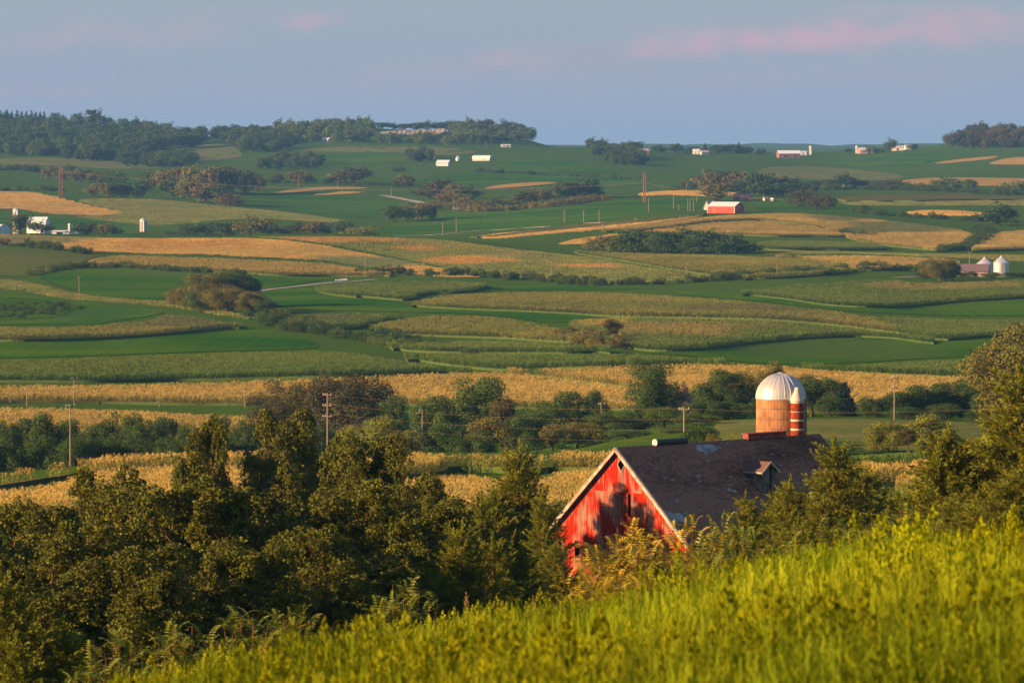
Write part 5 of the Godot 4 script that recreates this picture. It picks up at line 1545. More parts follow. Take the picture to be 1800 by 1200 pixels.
func tower(label: String, p: Vector3, top_y: float, half: float) -> void:
	var o := thing("transmission_tower", label, "transmission tower", p, 0.15, "rust red towers")
	var h := top_y - p.y
	for s in [-1.0, 1.0]:
		for z in [-1.0, 1.0]:
			var b := MB.new()
			b.tube(Vector3(s * half, -1, z * half * 0.6), Vector3(s * half * 0.85, h, z * half * 0.5), 0.27, 0.22, 6)
			part("leg", b.mesh(), M.rust, o)
	var n := 12
	for k in n:
		var y0 := h * k / n
		var y1 := h * (k + 1) / n
		var c := MB.new()
		var s := 1.0 if k % 2 else -1.0
		for z in [-0.55, 0.55]:
			c.tube(Vector3(-s * half * 0.95, y0, z * half), Vector3(s * half * 0.95, y1, z * half), 0.09, 0.09, 5)
			c.tube(Vector3(-half * 0.95, y1, z * half), Vector3(half * 0.95, y1, z * half), 0.09, 0.09, 5)
		part("brace", c.mesh(), M.rust, o)
	var a := MB.new()
	a.box(Vector3(0, h - 0.4, 0), Vector3(half * 3.0, 0.5, 0.5))
	part("crossarm", a.mesh(), M.rust, o)

func make_poles() -> void:
	# "X,Ytop,d,base,arms,where"
	var list := """46,683,1080,0,1,in the tan corn at the far left of the valley
129,663,1090,0,1,rising highest from the left tan corn field
122,710,645,0,1,standing in front of the dark left treeline
279,705,1080,0,1,just above the dark left treeline
430,680,1075,0,1,left of the big brown tree
742,719,830,0,1,barely showing in the tree belt left of the barn
1057,707,850,0,1,pale in the bushes behind the barn gable
1573,660,790,0,2,in front of the dark row right of the silo
139,486,0,527,1,on the left bowl of green fields
642,455,0,487,1,at the hedge under the bright hill
969,459,0,492,1,on the lower edge of the bright hill
1206,463,0,487,1,at the right tip of the bright hill
1366,463,0,488,1,in the brown corn right of the bright hill
1612,447,0,478,1,left of the trees at the grain bins
1704,444,0,470,1,left of the grain bins, thin
1581,406,0,432,1,on the tan corn of the red shed hill
1764,407,0,440,1,on the tan field at the right edge
1408,374,0,393,1,right of the red shed on the hill
778,392,0,414,1,at the lower left of the dark soybean slope
802,384,0,409,1,taller, on the dark soybean slope
992,369,0,393,1,first along the farm lane left of the red shed
1026,369,0,392,1,second along the farm lane left of the red shed
1053,368,0,391,1,third along the farm lane left of the red shed
1140,348,0,372,1,beside the right rust red tower
1184,342,0,367,1,between the right tower and the red shed
1193,360,0,370,1,short, in the yard left of the red shed
1207,319,0,343,1,on the tan strip under the wood behind the red shed
1209,350,0,371,1,first of three close posts left of the red shed
1213,350,0,371,1,second of three close posts left of the red shed
1219,349,0,371,1,third of three close posts left of the red shed
1225,334,0,356,1,behind the three close posts
1229,327,0,345,1,left of the closely spaced far trio
1234,323,0,340,1,middle of the closely spaced far trio
797,348,0,371,1,at the foot of the slanting gravel road
1023,332,0,350,1,in front of the creek trees
594,311,0,328,1,on the tan arc in the left middle distance
525,313,0,328,1,left on the tan arc in the middle distance
688,328,0,344,1,at the upper end of the gravel road
135,296,0,306,1,pale, in the autumn tinted wood
581,242,0,256,1,below the small white house by the bluff
855,248,0,262,1,on the green slope below the bluff
1117,383,0,396,1,thin, on the brown strip left of the red shed"""
	for line in list.split("\n"):
		var a: PackedStringArray = line.split(",", true, 5)
		var X := a[0].to_float()
		var d := a[2].to_float()
		var p := spot(X, d) if d > 0.0 else ground_at(X, a[3].to_float(), 1000.0 if a[3].to_float() > 380.0 else 2300.0)
		d = -p.z
		pole("wooden utility pole " + a[5], p, level(X, a[1].to_float(), d), a[4].to_int(), 0.4 + 0.3 * sin(X), "utility poles across the valley", clampf(d * 0.00008, 0.11, 0.22))
	# the nearer line in front of the tree belt, with three wires
	var p1 := spot(575, 740)
	var p2 := spot(1203, 640)
	var p3 := spot(2050, 540)
	var t1 := pole("wooden utility pole with three crossarms in front of the big brown tree", p1, level(575, 690, 740), 3, -0.3, "poles of the near line", 0.14)
	var t2 := pole("leaning reddish utility pole behind the barn roof", p2, level(1203, 715, 640), 1, -0.3, "poles of the near line", 0.13)
	var t3 := p3 + Vector3(0, 8, 0)
	pole("wooden utility pole of the near line, outside the right edge", p3, t3.y, 1, -0.3, "poles of the near line", 0.13)
	var t0 := Vector3(-60, level(160, 735, 800), -800)
	var names := ["top", "second", "third", "lowest"]
	for k in 4:
		var drop := Vector3(0, -0.3 - 1.55 * k, 0)
		wire("%s thin wire strung from the three armed pole to the leaning pole" % names[k], t1 + drop, t2 + Vector3(0, -0.2 - 1.5 * k, 0), 0.9, 0.013, "wires of the near line, left span")
		wire("%s thin wire strung from the leaning pole past the silo to the right" % names[k], t2 + Vector3(0, -0.2 - 1.5 * k, 0), t3 + Vector3(0, -0.2 - 1.5 * k, 0), 1.2, 0.013, "wires of the near line, right span")
	# rust red towers with the long sagging line
	var g1 := ground_at(107, 349, 2600)
	var g2 := ground_at(1133, 356.5, 2600)
	var h1 := level(107, 290, -g1.z)
	var h2 := level(1133, 302, -g2.z)
	tower("rust red lattice tower at the left above the tan slope", g1, h1, 1.15)
	tower("rust red lattice tower right of the middle, left of the red shed", g2, h2, 0.8)
	var a1 := Vector3(g1.x, level(107, 302, -g1.z), g1.z)
	var a2 := Vector3(g2.x, level(1133, 322, -g2.z), g2.z)
	wire("long sagging wire between the two rust red towers", a1, a2, 9.5, 0.10, "wires of the rust red towers")
	wire("wire from the left rust red tower off the left edge", a1, a1 + Vector3(-160, -1.0, 60), 1.5, 0.10, "wires of the rust red towers")
	wire("wire from the right rust red tower over the red shed to the right", a2, Vector3(spot(1480, 3100).x, level(1480, 356, 3100), -3100), 3.0, 0.10, "wires of the rust red towers")

# ---------------------------------------------------------------- near trees and weeds
func twig_mesh(seed_: int) -> ArrayMesh:
	# an oak spray, 0.55 m: leaves set round a short twig, most turned up
	var b := MB.new()
	var r := RandomNumberGenerator.new()
	r.seed = seed_
	for k in 18:
		var t := r.randf()
		var base := Vector3(r.randf_range(-0.16, 0.16), t * 0.42, r.randf_range(-0.16, 0.16))
		var a := Vector3(r.randfn(), r.randf_range(-0.1, 1.2), r.randfn()).normalized()
		var up := (Vector3(r.randfn(), r.randfn() + 0.7, r.randfn())).normalized()
		var s := r.randf_range(0.13, 0.2)
		var c := r.randf_range(0.75, 1.25)
		b.col = Color(c * r.randf_range(0.9, 1.25), c, c * 0.9)
		b.leaf(base, a * s, a.cross(up).normalized() * s * 0.33, up * s * 0.1)
	b.col = Color(0.9, 0.6, 0.4)
	b.tri(Vector3(-0.012, 0, 0), Vector3(0.012, 0, 0), Vector3(0, 0.45, 0))
	return b.mesh(true)

func limb(b: MB, a: Vector3, e: Vector3, r0: float, r1: float, r: RandomNumberGenerator) -> void:
	var m := a.lerp(e, 0.5) + Vector3(r.randf_range(-0.4, 0.4), r.randf_range(0.0, 0.5), r.randf_range(-0.4, 0.4))
	b.tube(a, m, r0, (r0 + r1) / 2.0, 7, false)
	b.tube(m, e, (r0 + r1) / 2.0, r1, 7, false)

# design of one oak, about 10 m high and wide: [branches mesh, twig places, tints]
func oak_design(seed_: int) -> Array:
	var r := RandomNumberGenerator.new()
	r.seed = seed_
	var b := MB.new()
	var fork := Vector3(r.randf_range(-0.3, 0.3), 3.4, r.randf_range(-0.3, 0.3))
	b.tube(Vector3(0, -1.0, 0), Vector3(0, 0.3, 0), 0.42, 0.3, 9, false)
	b.tube(Vector3(0, 0.3, 0), fork, 0.3, 0.24, 9, false)
	var places := []
	var tints := PackedColorArray()
	var knots := []
	for k in 7:
		var an := k * TAU / 7 + r.randf()
		var e := fork + Vector3(cos(an) * 1.9, r.randf_range(0.6, 2.6), sin(an) * 1.9)
		limb(b, fork - Vector3(0, 0.1 * k, 0), e, 0.15, 0.085, r)
		knots.append(e)
	for k in 44:
		var d := Vector3(r.randfn(), r.randfn() * 0.9 + 0.12, r.randfn()).normalized()
		var c := Vector3(0, 5.6, 0) + Vector3(d.x * 4.0, d.y * 3.9, d.z * 4.0) * r.randf_range(0.5, 1.12)
		var near: Vector3 = knots[0]
		for q in knots:
			if q.distance_to(c) < near.distance_to(c): near = q
		limb(b, near, c, 0.07, 0.03, r)
		var pr := r.randf_range(0.55, 1.15)
		for t in 95:
			var u := Vector3(r.randfn(), r.randfn() + 0.25, r.randfn()).normalized()
			var p := c + u * pr * Vector3(0.9, 1.1, 0.9) * (1.0 - 0.7 * pow(r.randf(), 2.0))
			var up := (u + Vector3(0, 0.9, 0) + Vector3(r.randfn(), r.randfn(), r.randfn()) * 0.3).normalized()
			var side := up.cross(Vector3(r.randfn(), r.randfn(), r.randfn())).normalized()
			places.append(Transform3D(Basis(side, up, side.cross(up)).scaled(Vector3.ONE * r.randf_range(0.7, 1.25)), p))
			var g := r.randf_range(0.75, 1.25)
			tints.append(Color(g * r.randf_range(0.95, 1.15), g, g))
	return [b.mesh(), places, tints]

func juniper_spray(seed_: int) -> ArrayMesh:
	# a feathery pointed spray, 0.55 m long, pointing up y
	var b := MB.new()
	var r := RandomNumberGenerator.new()
	r.seed = seed_
	for k in 54:
		var t := r.randf()
		var an := r.randf() * TAU
		var out := Vector3(cos(an), 0, sin(an))
		var p := Vector3(0, t * 0.46, 0) + out * 0.012
		var a := (out * (0.85 * (1.0 - t * 0.75)) + Vector3(0, 0.75, 0)).normalized()
		var len_ := r.randf_range(0.07, 0.17) * (1.0 - 0.5 * t)
		var side := a.cross(Vector3(r.randfn(), r.randfn(), r.randfn())).normalized()
		var c := r.randf_range(0.65, 1.3)
		b.col = Color(c * r.randf_range(0.9, 1.2), c, c * 0.9)
		b.leaf(p, a * len_, side * 0.012, a.cross(side) * 0.006)
	return b.mesh(true)

# design of a cedar 5 m high: sprays along rising branches round one or more leaders
func cedar_design(seed_: int, leaders: int, half: float) -> Array:
	var r := RandomNumberGenerator.new()
	r.seed = seed_
	var b := MB.new()
	var places := []
	var tints := PackedColorArray()
	for l in leaders:
		var foot := Vector3.ZERO if l == 0 else Vector3(r.randf_range(-0.7, 0.7), 0, r.randf_range(-0.7, 0.7)) * half
		var high := 5.0 if l == 0 else r.randf_range(2.8, 4.4)
		var lean := Vector3(r.randf_range(-0.3, 0.3), 0, r.randf_range(-0.3, 0.3))
		b.tube(foot * 0.3 - Vector3(0, 0.6, 0), foot + lean + Vector3(0, high * 0.96, 0), 0.11, 0.012, 7, false)
		var n := int(58 * high / 5.0)
		for k in n:
			var t := pow((k + 0.5) / n, 0.92)
			var an := k * 2.399 + r.randf() * 0.6
			var reach := half * (1.0 - pow(t, 1.15)) * r.randf_range(0.45, 1.3) + 0.12
			if l > 0: reach *= 0.62
			var start := foot.lerp(foot + lean, t) + Vector3(0, 0.12 + t * high * 0.93, 0)
			var dir := (Vector3(cos(an), 0, sin(an)) + Vector3(0, r.randf_range(0.5, 1.0), 0)).normalized()
			var e := start + dir * reach
			b.tube(start, e, 0.018, 0.006, 4, false)
			var m := int(reach * 15.0) + 2
			for q in m:
				var s := (q + r.randf()) / m
				var p := start.lerp(e, s) + Vector3(r.randfn(), r.randfn(), r.randfn()) * 0.07
				var up := (dir + Vector3(r.randfn(), r.randfn() + 0.4, r.randfn()) * 0.55).normalized()
				var side := up.cross(Vector3(r.randfn(), r.randfn(), r.randfn())).normalized()
				places.append(Transform3D(Basis(side, up, side.cross(up)).scaled(Vector3.ONE * r.randf_range(0.7, 1.3)), p))
				var g := r.randf_range(0.75, 1.25)
				tints.append(Color(g * r.randf_range(0.95, 1.2), g, g))
		for q in 14:
			places.append(Transform3D(Basis(Vector3.UP, q * 1.3).scaled(Vector3(0.7, 1.0, 0.7)), foot + lean + Vector3(r.randfn() * 0.02, high * (0.78 + 0.0165 * q), r.randfn() * 0.02)))
			tints.append(Color(1.1, 1.05, 1))
	return [b.mesh(), places, tints]

func frond_mesh(seed_: int) -> ArrayMesh:
	# a compound leaf, 0.5 m, arching
	var b := MB.new()
	var r := RandomNumberGenerator.new()
	r.seed = seed_
	for k in 8:
		var t := (k + 1) / 8.0
		var p := Vector3(0, 0.42 * t - 0.25 * t * t, 0.42 * t)
		for s in [-1.0, 1.0]:
			var a := Vector3(s, -0.15, 0.55).normalized()
			var c := r.randf_range(0.8, 1.2)
			b.col = Color(c * r.randf_range(0.9, 1.2), c, c)
			b.leaf(p, a * 0.15 * (1.15 - 0.5 * t), Vector3(0.02, 0.0, -0.03) * (1.2 - 0.4 * t), Vector3(0, 0.012, 0))
	b.col = Color(1.2, 0.7, 0.5)
	b.tri(Vector3(-0.006, 0, 0), Vector3(0.006, 0, 0), Vector3(0, 0.2, 0.42))
	return b.mesh(true)

func shrub_design(seed_: int) -> Array:
	# a leafy shrub about 2.4 m high: canes ending in whorls of compound leaves
	var r := RandomNumberGenerator.new()
	r.seed = seed_
	var b := MB.new()
	var places := []
	var tints := PackedColorArray()
	for k in 46:
		var an := r.randf() * TAU
		var out := Vector3(cos(an), 0, sin(an)) * pow(r.randf(), 0.6) * 1.15
		var top := out + Vector3(0, r.randf_range(1.0, 2.2) * (1.0 - 0.22 * out.length()), 0)
		b.tube(out * 0.15 - Vector3(0, 0.3, 0), top, 0.016, 0.008, 5, false)
		for q in 15:
			var t := r.randf_range(0.35, 1.0)
			var p := (out * 0.15).lerp(top, t)
			var yaw := q * 2.4 + r.randf()
			places.append(Transform3D((Basis(Vector3.UP, yaw) * Basis(Vector3.RIGHT, r.randf_range(-0.5, 0.5))).scaled(Vector3.ONE * r.randf_range(0.6, 1.1)), p))
			var g := r.randf_range(0.75, 1.25)
			tints.append(Color(g * r.randf_range(0.9, 1.25), g, g))
	return [b.mesh(), places, tints]

func planted(called: String, label: String, category: String, group: String, design: Array, leafname: String, leaf_mesh: Mesh, mat: Material, wood_mat: Material, p: Vector3, size: Vector3, turn: float) -> void:
	var o := thing(called, label, category, p, turn, group)
	o.scale = size
	part("branches", design[0], wood_mat, o)
	if design.size() < 4:
		var s := scatter(leafname, leaf_mesh, mat, design[1], design[2], o)
		design.append(s.multimesh)
	else:
		var mi := MultiMeshInstance3D.new()
		mi.multimesh = design[3]
		mi.material_override = mat
		mi.name = leafname
		o.add_child(mi)
		mi.set_meta("kind", "stuff")

func weed_mesh(seed_: int, kind: String) -> ArrayMesh:
	var b := MB.new()
	var r := RandomNumberGenerator.new()
	r.seed = seed_
	match kind:
		"goldenrod", "bloom":       # leafy stems with narrow leaves to the tip
			for st in 5:
				var foot := Vector3(r.randf_range(-0.16, 0.16), 0, r.randf_range(-0.16, 0.16))
				var lean := Vector3(r.randf_range(-0.1, 0.2), 0, r.randf_range(-0.12, 0.12))
				var h := r.randf_range(0.7, 1.2)
				b.col = Color(0.9, 0.7, 0.6)
				b.tri(foot + Vector3(-0.006, 0, 0), foot + Vector3(0.006, 0, 0), foot + lean + Vector3(0, h, 0))
				for k in 24:
					var t := 0.3 + 0.7 * k / 24.0
					var an := k * 2.399
					var out := Vector3(cos(an), 0, sin(an))
					var a := (out + Vector3(0, 0.45 + t * 1.3, 0)).normalized()
					var c := r.randf_range(0.55, 1.3)
					b.col = Color(c * (0.7 + 0.5 * t), c, c * 0.9)
					b.leaf(foot + lean * t + Vector3(0, h * t, 0), a * (0.13 - 0.06 * t), a.cross(Vector3.UP).normalized() * 0.010, Vector3(0, 0.008, 0))
				if kind == "bloom":
					for k in 26:
						var t := r.randf()
						var an := r.randf() * TAU
						var out := Vector3(cos(an), 0, sin(an)) * (0.09 * (1.0 - t))
						b.col = Color(1.9, 1.3, 0.6)
						b.leaf(foot + lean + Vector3(0, h - 0.12 + 0.2 * t, 0) + out, (out * 3.0 + Vector3(0, 0.6, 0)).normalized() * 0.05, Vector3(-out.z, 0, out.x).normalized() * 0.018, Vector3.ZERO)
		"grass":           # tall fine blades and flowering culms
			for k in 22:
				var an := r.randf() * TAU
				var out := Vector3(cos(an), 0, sin(an))
				var foot := out * r.randf() * 0.2
				var h := r.randf_range(0.55, 1.15)
				var side := Vector3(-out.z, 0, out.x) * 0.0045
				var m := foot + out * 0.06 + Vector3(0, h * 0.6, 0)
				var e := foot + out * r.randf_range(0.1, 0.3) + Vector3(0, h * r.randf_range(0.88, 1.0), 0)
				var c := r.randf_range(0.6, 1.35)
				b.col = Color(c * r.randf_range(0.85, 1.35), c, c * 0.9)
				b.quad(foot - side, foot + side, m + side, m - side)
				b.tri(m - side, m + side, e)
				if k % 5 == 0:
					b.col = Color(1.7, 1.2, 1.4)
					for q in 5:
						b.leaf(e - Vector3(0, 0.04 * q, 0), Vector3(r.randf_range(-0.03, 0.03), 0.07, r.randf_range(-0.03, 0.03)), side * 1.6, Vector3.ZERO)
		"seedhead":        # dry brown stalk with a plume
			b.col = Color(1, 1, 1)
			b.tube(Vector3.ZERO, Vector3(0.05, 1.1, 0), 0.007, 0.005, 4, false)
			for k in 30:
				var t := r.randf()
				var an := r.randf() * TAU
				var a := Vector3(cos(an) * 0.45, 1.0, sin(an) * 0.45).normalized()
				var c := r.randf_range(0.7, 1.3)
				b.col = Color(c, c, c)
				b.leaf(Vector3(0.05, 0.98 + t * 0.26, 0), a * 0.09 * (1.1 - t * 0.6), a.cross(Vector3.UP).normalized() * 0.013, Vector3(0, 0, 0.006))
	return b.mesh(true)

func weeds(called: String, label: String, mesh: Mesh, mat: Material, per_m2: float, d0: float, d1: float, tall: float, gate := -2.0, shift := 0.0) -> void:
	var places := []
	var tints := PackedColorArray()
	var r := RandomNumberGenerator.new()
	r.seed = int(per_m2 * 100) + called.length()
	var n := int(per_m2 * 0.5 * 0.2375 * (d1 * d1 - d0 * d0))
	for k in n:
		var d := sqrt(lerpf(d0 * d0, d1 * d1, r.randf()))
		var X := r.randf_range(-50, 1850)
		var p := spot(X, d)
		var v := patch.get_noise_2d(p.x * 9.0 + shift, p.z * 5.0)
		if v < gate: continue
		var s := tall * r.randf_range(0.6, 1.2) * (1.0 + 0.45 * patch.get_noise_2d(p.x * 16.0, p.z * 8.0 + 50.0))
		places.append(Transform3D(Basis(Vector3.UP, r.randf() * TAU).scaled(Vector3(s, s, s)), p - Vector3(0, 0.04, 0)))
		var t := r.randf_range(0.75, 1.25)
		t *= 1.0 + 0.9 * patch.get_noise_2d(p.x * 5.0 + 300.0, p.z * 3.0)
		tints.append(Color(t * (1.0 + 0.5 * v), t * (1.0 + 0.2 * v), t))
	var o := scatter(called, mesh, mat, places, tints, self)
	tag(o, label, "weeds", "", "stuff")

func make_foreground() -> void:
	# --- oaks on the left, down the slope
	var tw := twig_mesh(2)
	var oaks := [oak_design(61), oak_design(62), oak_design(63)]
	# X, d, Ytop, width m, where
	var rows := [
		[368, 328, 742, 6.2, "with a narrow crown rising above the rest on the left"], [515, 331, 724, 9.0, "tallest of the near oaks, with a forked reddish trunk showing"], [662, 275, 762, 8.0, "right shoulder of the near oaks, above the lower ones"],
		[758, 262, 838, 5.6, "rightmost of the near oaks, dark against the corn"], [185, 224, 830, 8.0, "left of the narrow crowned oak, lower"], [62, 215, 882, 7.6, "low at the left edge below the corn field"], [-40, 208, 900, 7.0, "cut off by the left edge of the view"],
		[120, 190, 925, 8.0, "in the front rank at the left, dark below"], [325, 196, 846, 9.0, "in the middle of the front rank under the narrow crown"], [478, 202, 868, 8.4, "in the front rank under the tallest oak"], [618, 198, 852, 8.4, "in the front rank right of the middle"], [738, 206, 878, 7.4, "at the right end of the front rank"],
		[30, 172, 985, 7.0, "lowest at the left corner"], [215, 172, 965, 7.6, "lowest rank, second from the left"], [395, 175, 955, 7.2, "lowest rank, in the middle"], [560, 182, 940, 7.2, "lowest rank, right of the middle"], [676, 184, 968, 6.2, "lowest rank, at the right by the cedars"]]
	for k in rows.size():
		var a: Array = rows[k]
		var p := spot(a[0], a[1])
		var high: float = level(a[0], a[2], a[1]) - p.y
		planted("oak_tree", "oak with glossy leaves, " + a[4], "tree", "near oaks on the left slope", oaks[k % 3], "leaves", tw, M.oakleaf, M.oakbark, p, Vector3(a[3] / 9.4, high / 9.9, a[3] / 9.4), k * 1.9)
	# --- cedars
	var sp := juniper_spray(3)
	var cedars := [cedar_design(71, 1, 1.25), cedar_design(72, 3, 1.5), cedar_design(73, 4, 1.8)]
	var list := [
		[903, 262, 788, 7.6, 2, "bushy, left of the barn gable, blocking the cornfield"], [846, 256, 872, 3.4, 1, "narrower, at the left side of the bushy cedar"], [958, 255, 872, 4.4, 1, "touching the left eave of the barn"],
		[802, 186, 928, 5.6, 2, "with feathery tips, in front of the dark oaks"], [866, 190, 948, 4.4, 1, "between the feathery cedar and the barn"], [920, 200, 965, 4.4, 1, "low, in front of the barn's left corner"], [972, 225, 960, 3.8, 1, "dark, at the foot of the barn's left wall"],
		[1468, 228, 778, 6.9, 1, "tallest of the group in front of the barn roof"], [1395, 224, 846, 4.6, 1, "left of the tallest cedar before the roof"], [1322, 214, 872, 3.6, 0, "slim, leaning out over the barn roof at the left"], [1532, 232, 822, 7.9, 2, "bushy, right of the tallest cedar before the roof"], [1585, 236, 868, 5.4, 1, "right end of the group before the roof"], [1440, 205, 880, 5.6, 2, "low, in front of the tallest cedar"],
		[1795, 196, 648, 8.2, 1, "tallest, cut off by the right edge"], [1738, 202, 745, 6.9, 2, "second in height near the right edge"], [1682, 206, 788, 6.1, 2, "bushy, third from the right edge"], [1632, 214, 842, 4.9, 1, "left end of the right hand cedars"], [1770, 186, 830, 6.7, 2, "low, in front of the tallest right hand cedar"], [1690, 190, 868, 5.9, 1, "low, in front of the bushy right hand cedar"],
		[20, 150, 1010, 5.9, 2, "dark, at the lower left corner"], [1180, 212, 985, 3.8, 1, "small, below the barn's hay door"]]
	for k in list.size():
		var a: Array = list[k]
		var p := spot(a[0], a[1])
		var high: float = maxf(level(a[0], a[2], a[1]) - p.y, 1.5)
		var nat: float = [2.6, 3.2, 3.9][a[4]]
		planted("cedar_tree", "cedar, " + a[5], "tree", "red cedars on the slope", cedars[a[4]], "sprays", sp, M.cedar, M.oakbark, p, Vector3(a[3] / nat, high / 5.1, a[3] / nat), k * 2.1)
	# --- leafy shrubs in front of the barn and along the weeds
	var fr := frond_mesh(4)
	var shrubs := [shrub_design(81), shrub_design(82)]
	var sh := [
		[1088, 150, 938, 3.4, "yellow", "bright, in front of the middle of the gable"], [1045, 146, 985, 2.6, "yellow", "left end of the bright shrubs before the gable"], [1150, 152, 952, 3.0, "yellow", "below the right half of the gable"], [1212, 156, 925, 3.2, "yellow", "covering the right corner of the gable"], [1262, 160, 922, 3.0, "green", "under the roof's lower corner"], [1310, 158, 945, 3.0, "green", "right of the roof's lower corner"],
		[1120, 132, 1005, 3.0, "yellow", "low, in front of the bright shrubs"], [1240, 128, 985, 3.2, "green", "low, in front of the gable's right corner"], [1480, 130, 925, 3.2, "green", "broad leaved, below the tallest cedar"], [1400, 134, 950, 2.8, "green", "broad leaved, left of the one below the tallest cedar"],
		[1580, 128, 905, 3.0, "green", "right of the cedar group"], [430, 118, 1085, 3.0, "green", "in the dark gap at the bottom left"], [330, 112, 1110, 2.8, "green", "leftmost at the edge of the weeds"], [520, 120, 1078, 2.6, "green", "at the edge of the weeds, under the oaks"], [700, 128, 1035, 2.6, "green", "under the dark right oaks"], [205, 116, 1125, 2.8, "green", "at the bottom left under the oaks"]]
	for k in sh.size():
		var a: Array = sh[k]
		var p := spot(a[0], a[1])
		var high: float = maxf(level(a[0], a[2], a[1]) - p.y, 1.2)
		planted("leafy_shrub", ("yellow green shrub, " if a[4] == "yellow" else "green shrub, ") + a[5], "shrub", "leafy shrubs at the edge of the weeds", shrubs[k % 2], "leaves", fr, M["near_" + a[4]], M.oakbark, p, Vector3(a[3] / 2.4, high / 1.95, a[3] / 2.4), k * 1.3)
	# --- the weedy slope at the bottom
	weeds("goldenrod", "yellow green goldenrod stems covering the near slope", weed_mesh(91, "goldenrod"), M.weed_yellow, 4.0, 33, 118, 1.0)
	weeds("blooming_goldenrod", "goldenrod coming into yellow bloom among the weeds", weed_mesh(96, "bloom"), M.weed_yellow, 1.6, 33, 120, 1.05, 0.0, 140.0)
	weeds("tall_weeds", "darker green leafy weeds among the goldenrod", weed_mesh(92, "goldenrod"), M.weed_green, 4.0, 33, 125, 1.0, 0.02, 40.0)
	weeds("tall_grass", "long green grass blades between the weeds", weed_mesh(93, "grass"), M.weed_grass, 17.0, 33, 125, 1.0)
	weeds("dry_stalks", "scattered dry brown seed stalks among the weeds", weed_mesh(94, "seedhead"), M.weed_dry, 0.5, 38, 120, 0.75, 0.08, 90.0)
	var st := weed_mesh(95, "seedhead")
	var dry := [[1433, 46, 1100, "tall tan dry stalk standing blurred at the bottom right"], [812, 100, 1035, "tan dry stalk in front of the cedars, left"], [930, 98, 1042, "tan dry stalk in front of the cedars, right"], [640, 96, 1085, "brown dry stalk at the left edge of the goldenrod"], [452, 84, 1120, "tan dry stalk near the bottom left shrub"], [1784, 62, 1000, "reddish dry stalk near the right edge"]]
	for a in dry:
		var p := spot(a[0], a[1])
		var o := thing("dry_stalk", a[3], "weed", p)
		var h: float = maxf(level(a[0], a[2], a[1]) - p.y, 0.8) / 1.3
		o.scale = Vector3(2.0, h, 2.0)
		part("stalk", st, M.weed_dry, o)

func make_materials() -> void:
	var grain := noise_tex(0.03, 0.62, 1.0, 3)
	var fine := noise_tex(0.09, 0.55, 1.0, 4)
	M.grass = matte(0.085, 0.165, 0.020)
	M.grass.albedo_texture = grain
	M.grass.uv1_triplanar = true
	M.grass.uv1_world_triplanar = true
	M.grass.uv1_scale = Vector3(0.05, 0.05, 0.05)
	for k in ["corn", "soy", "hay"]:
		var m := matte(1, 1, 1, 0.95)
		m.albedo_texture = fine if k == "corn" else grain
		m.uv1_scale = Vector3(3, 3, 3) if k == "corn" else Vector3(1, 4, 1)
		M[k] = m
	var mown := matte(1, 1, 1, 0.95)
	mown.albedo_texture = windrows()
	mown.uv1_scale = Vector3(0.5, 1.0, 1)
	M.mown = mown
	M.cornplant = matte(0.35, 0.36, 0.34, 0.8)
	M.cornplant.metallic_specular = 0.15
	M.cornplant.backlight_enabled = true
	M.cornplant.backlight = Color(0.5, 0.5, 0.5)

# mown swaths: pale rows of cut hay with greener stubble between, wavering
func windrows() -> ImageTexture:
	var f := FastNoiseLite.new()
	f.seed = 15; f.frequency = 0.012
	var im := Image.create(512, 512, false, Image.FORMAT_RGB8)
	for y in 512:
		for x in 512:
			var w := sin((y + 14.0 * f.get_noise_2d(x, y * 0.2)) * TAU / 64.0)
			var t := smoothstep(0.3, 0.95, w + 0.5 * f.get_noise_2d(x * 3.0, y * 3.0))
			var g := 0.85 + 0.3 * f.get_noise_2d(x * 5.0 + 90.0, y * 8.0)
			im.set_pixel(x, y, Color(0.72 * g, 0.78 * g, 0.68 * g).lerp(Color(1.0, 0.95, 0.9), t))
	return ImageTexture.create_from_image(im)

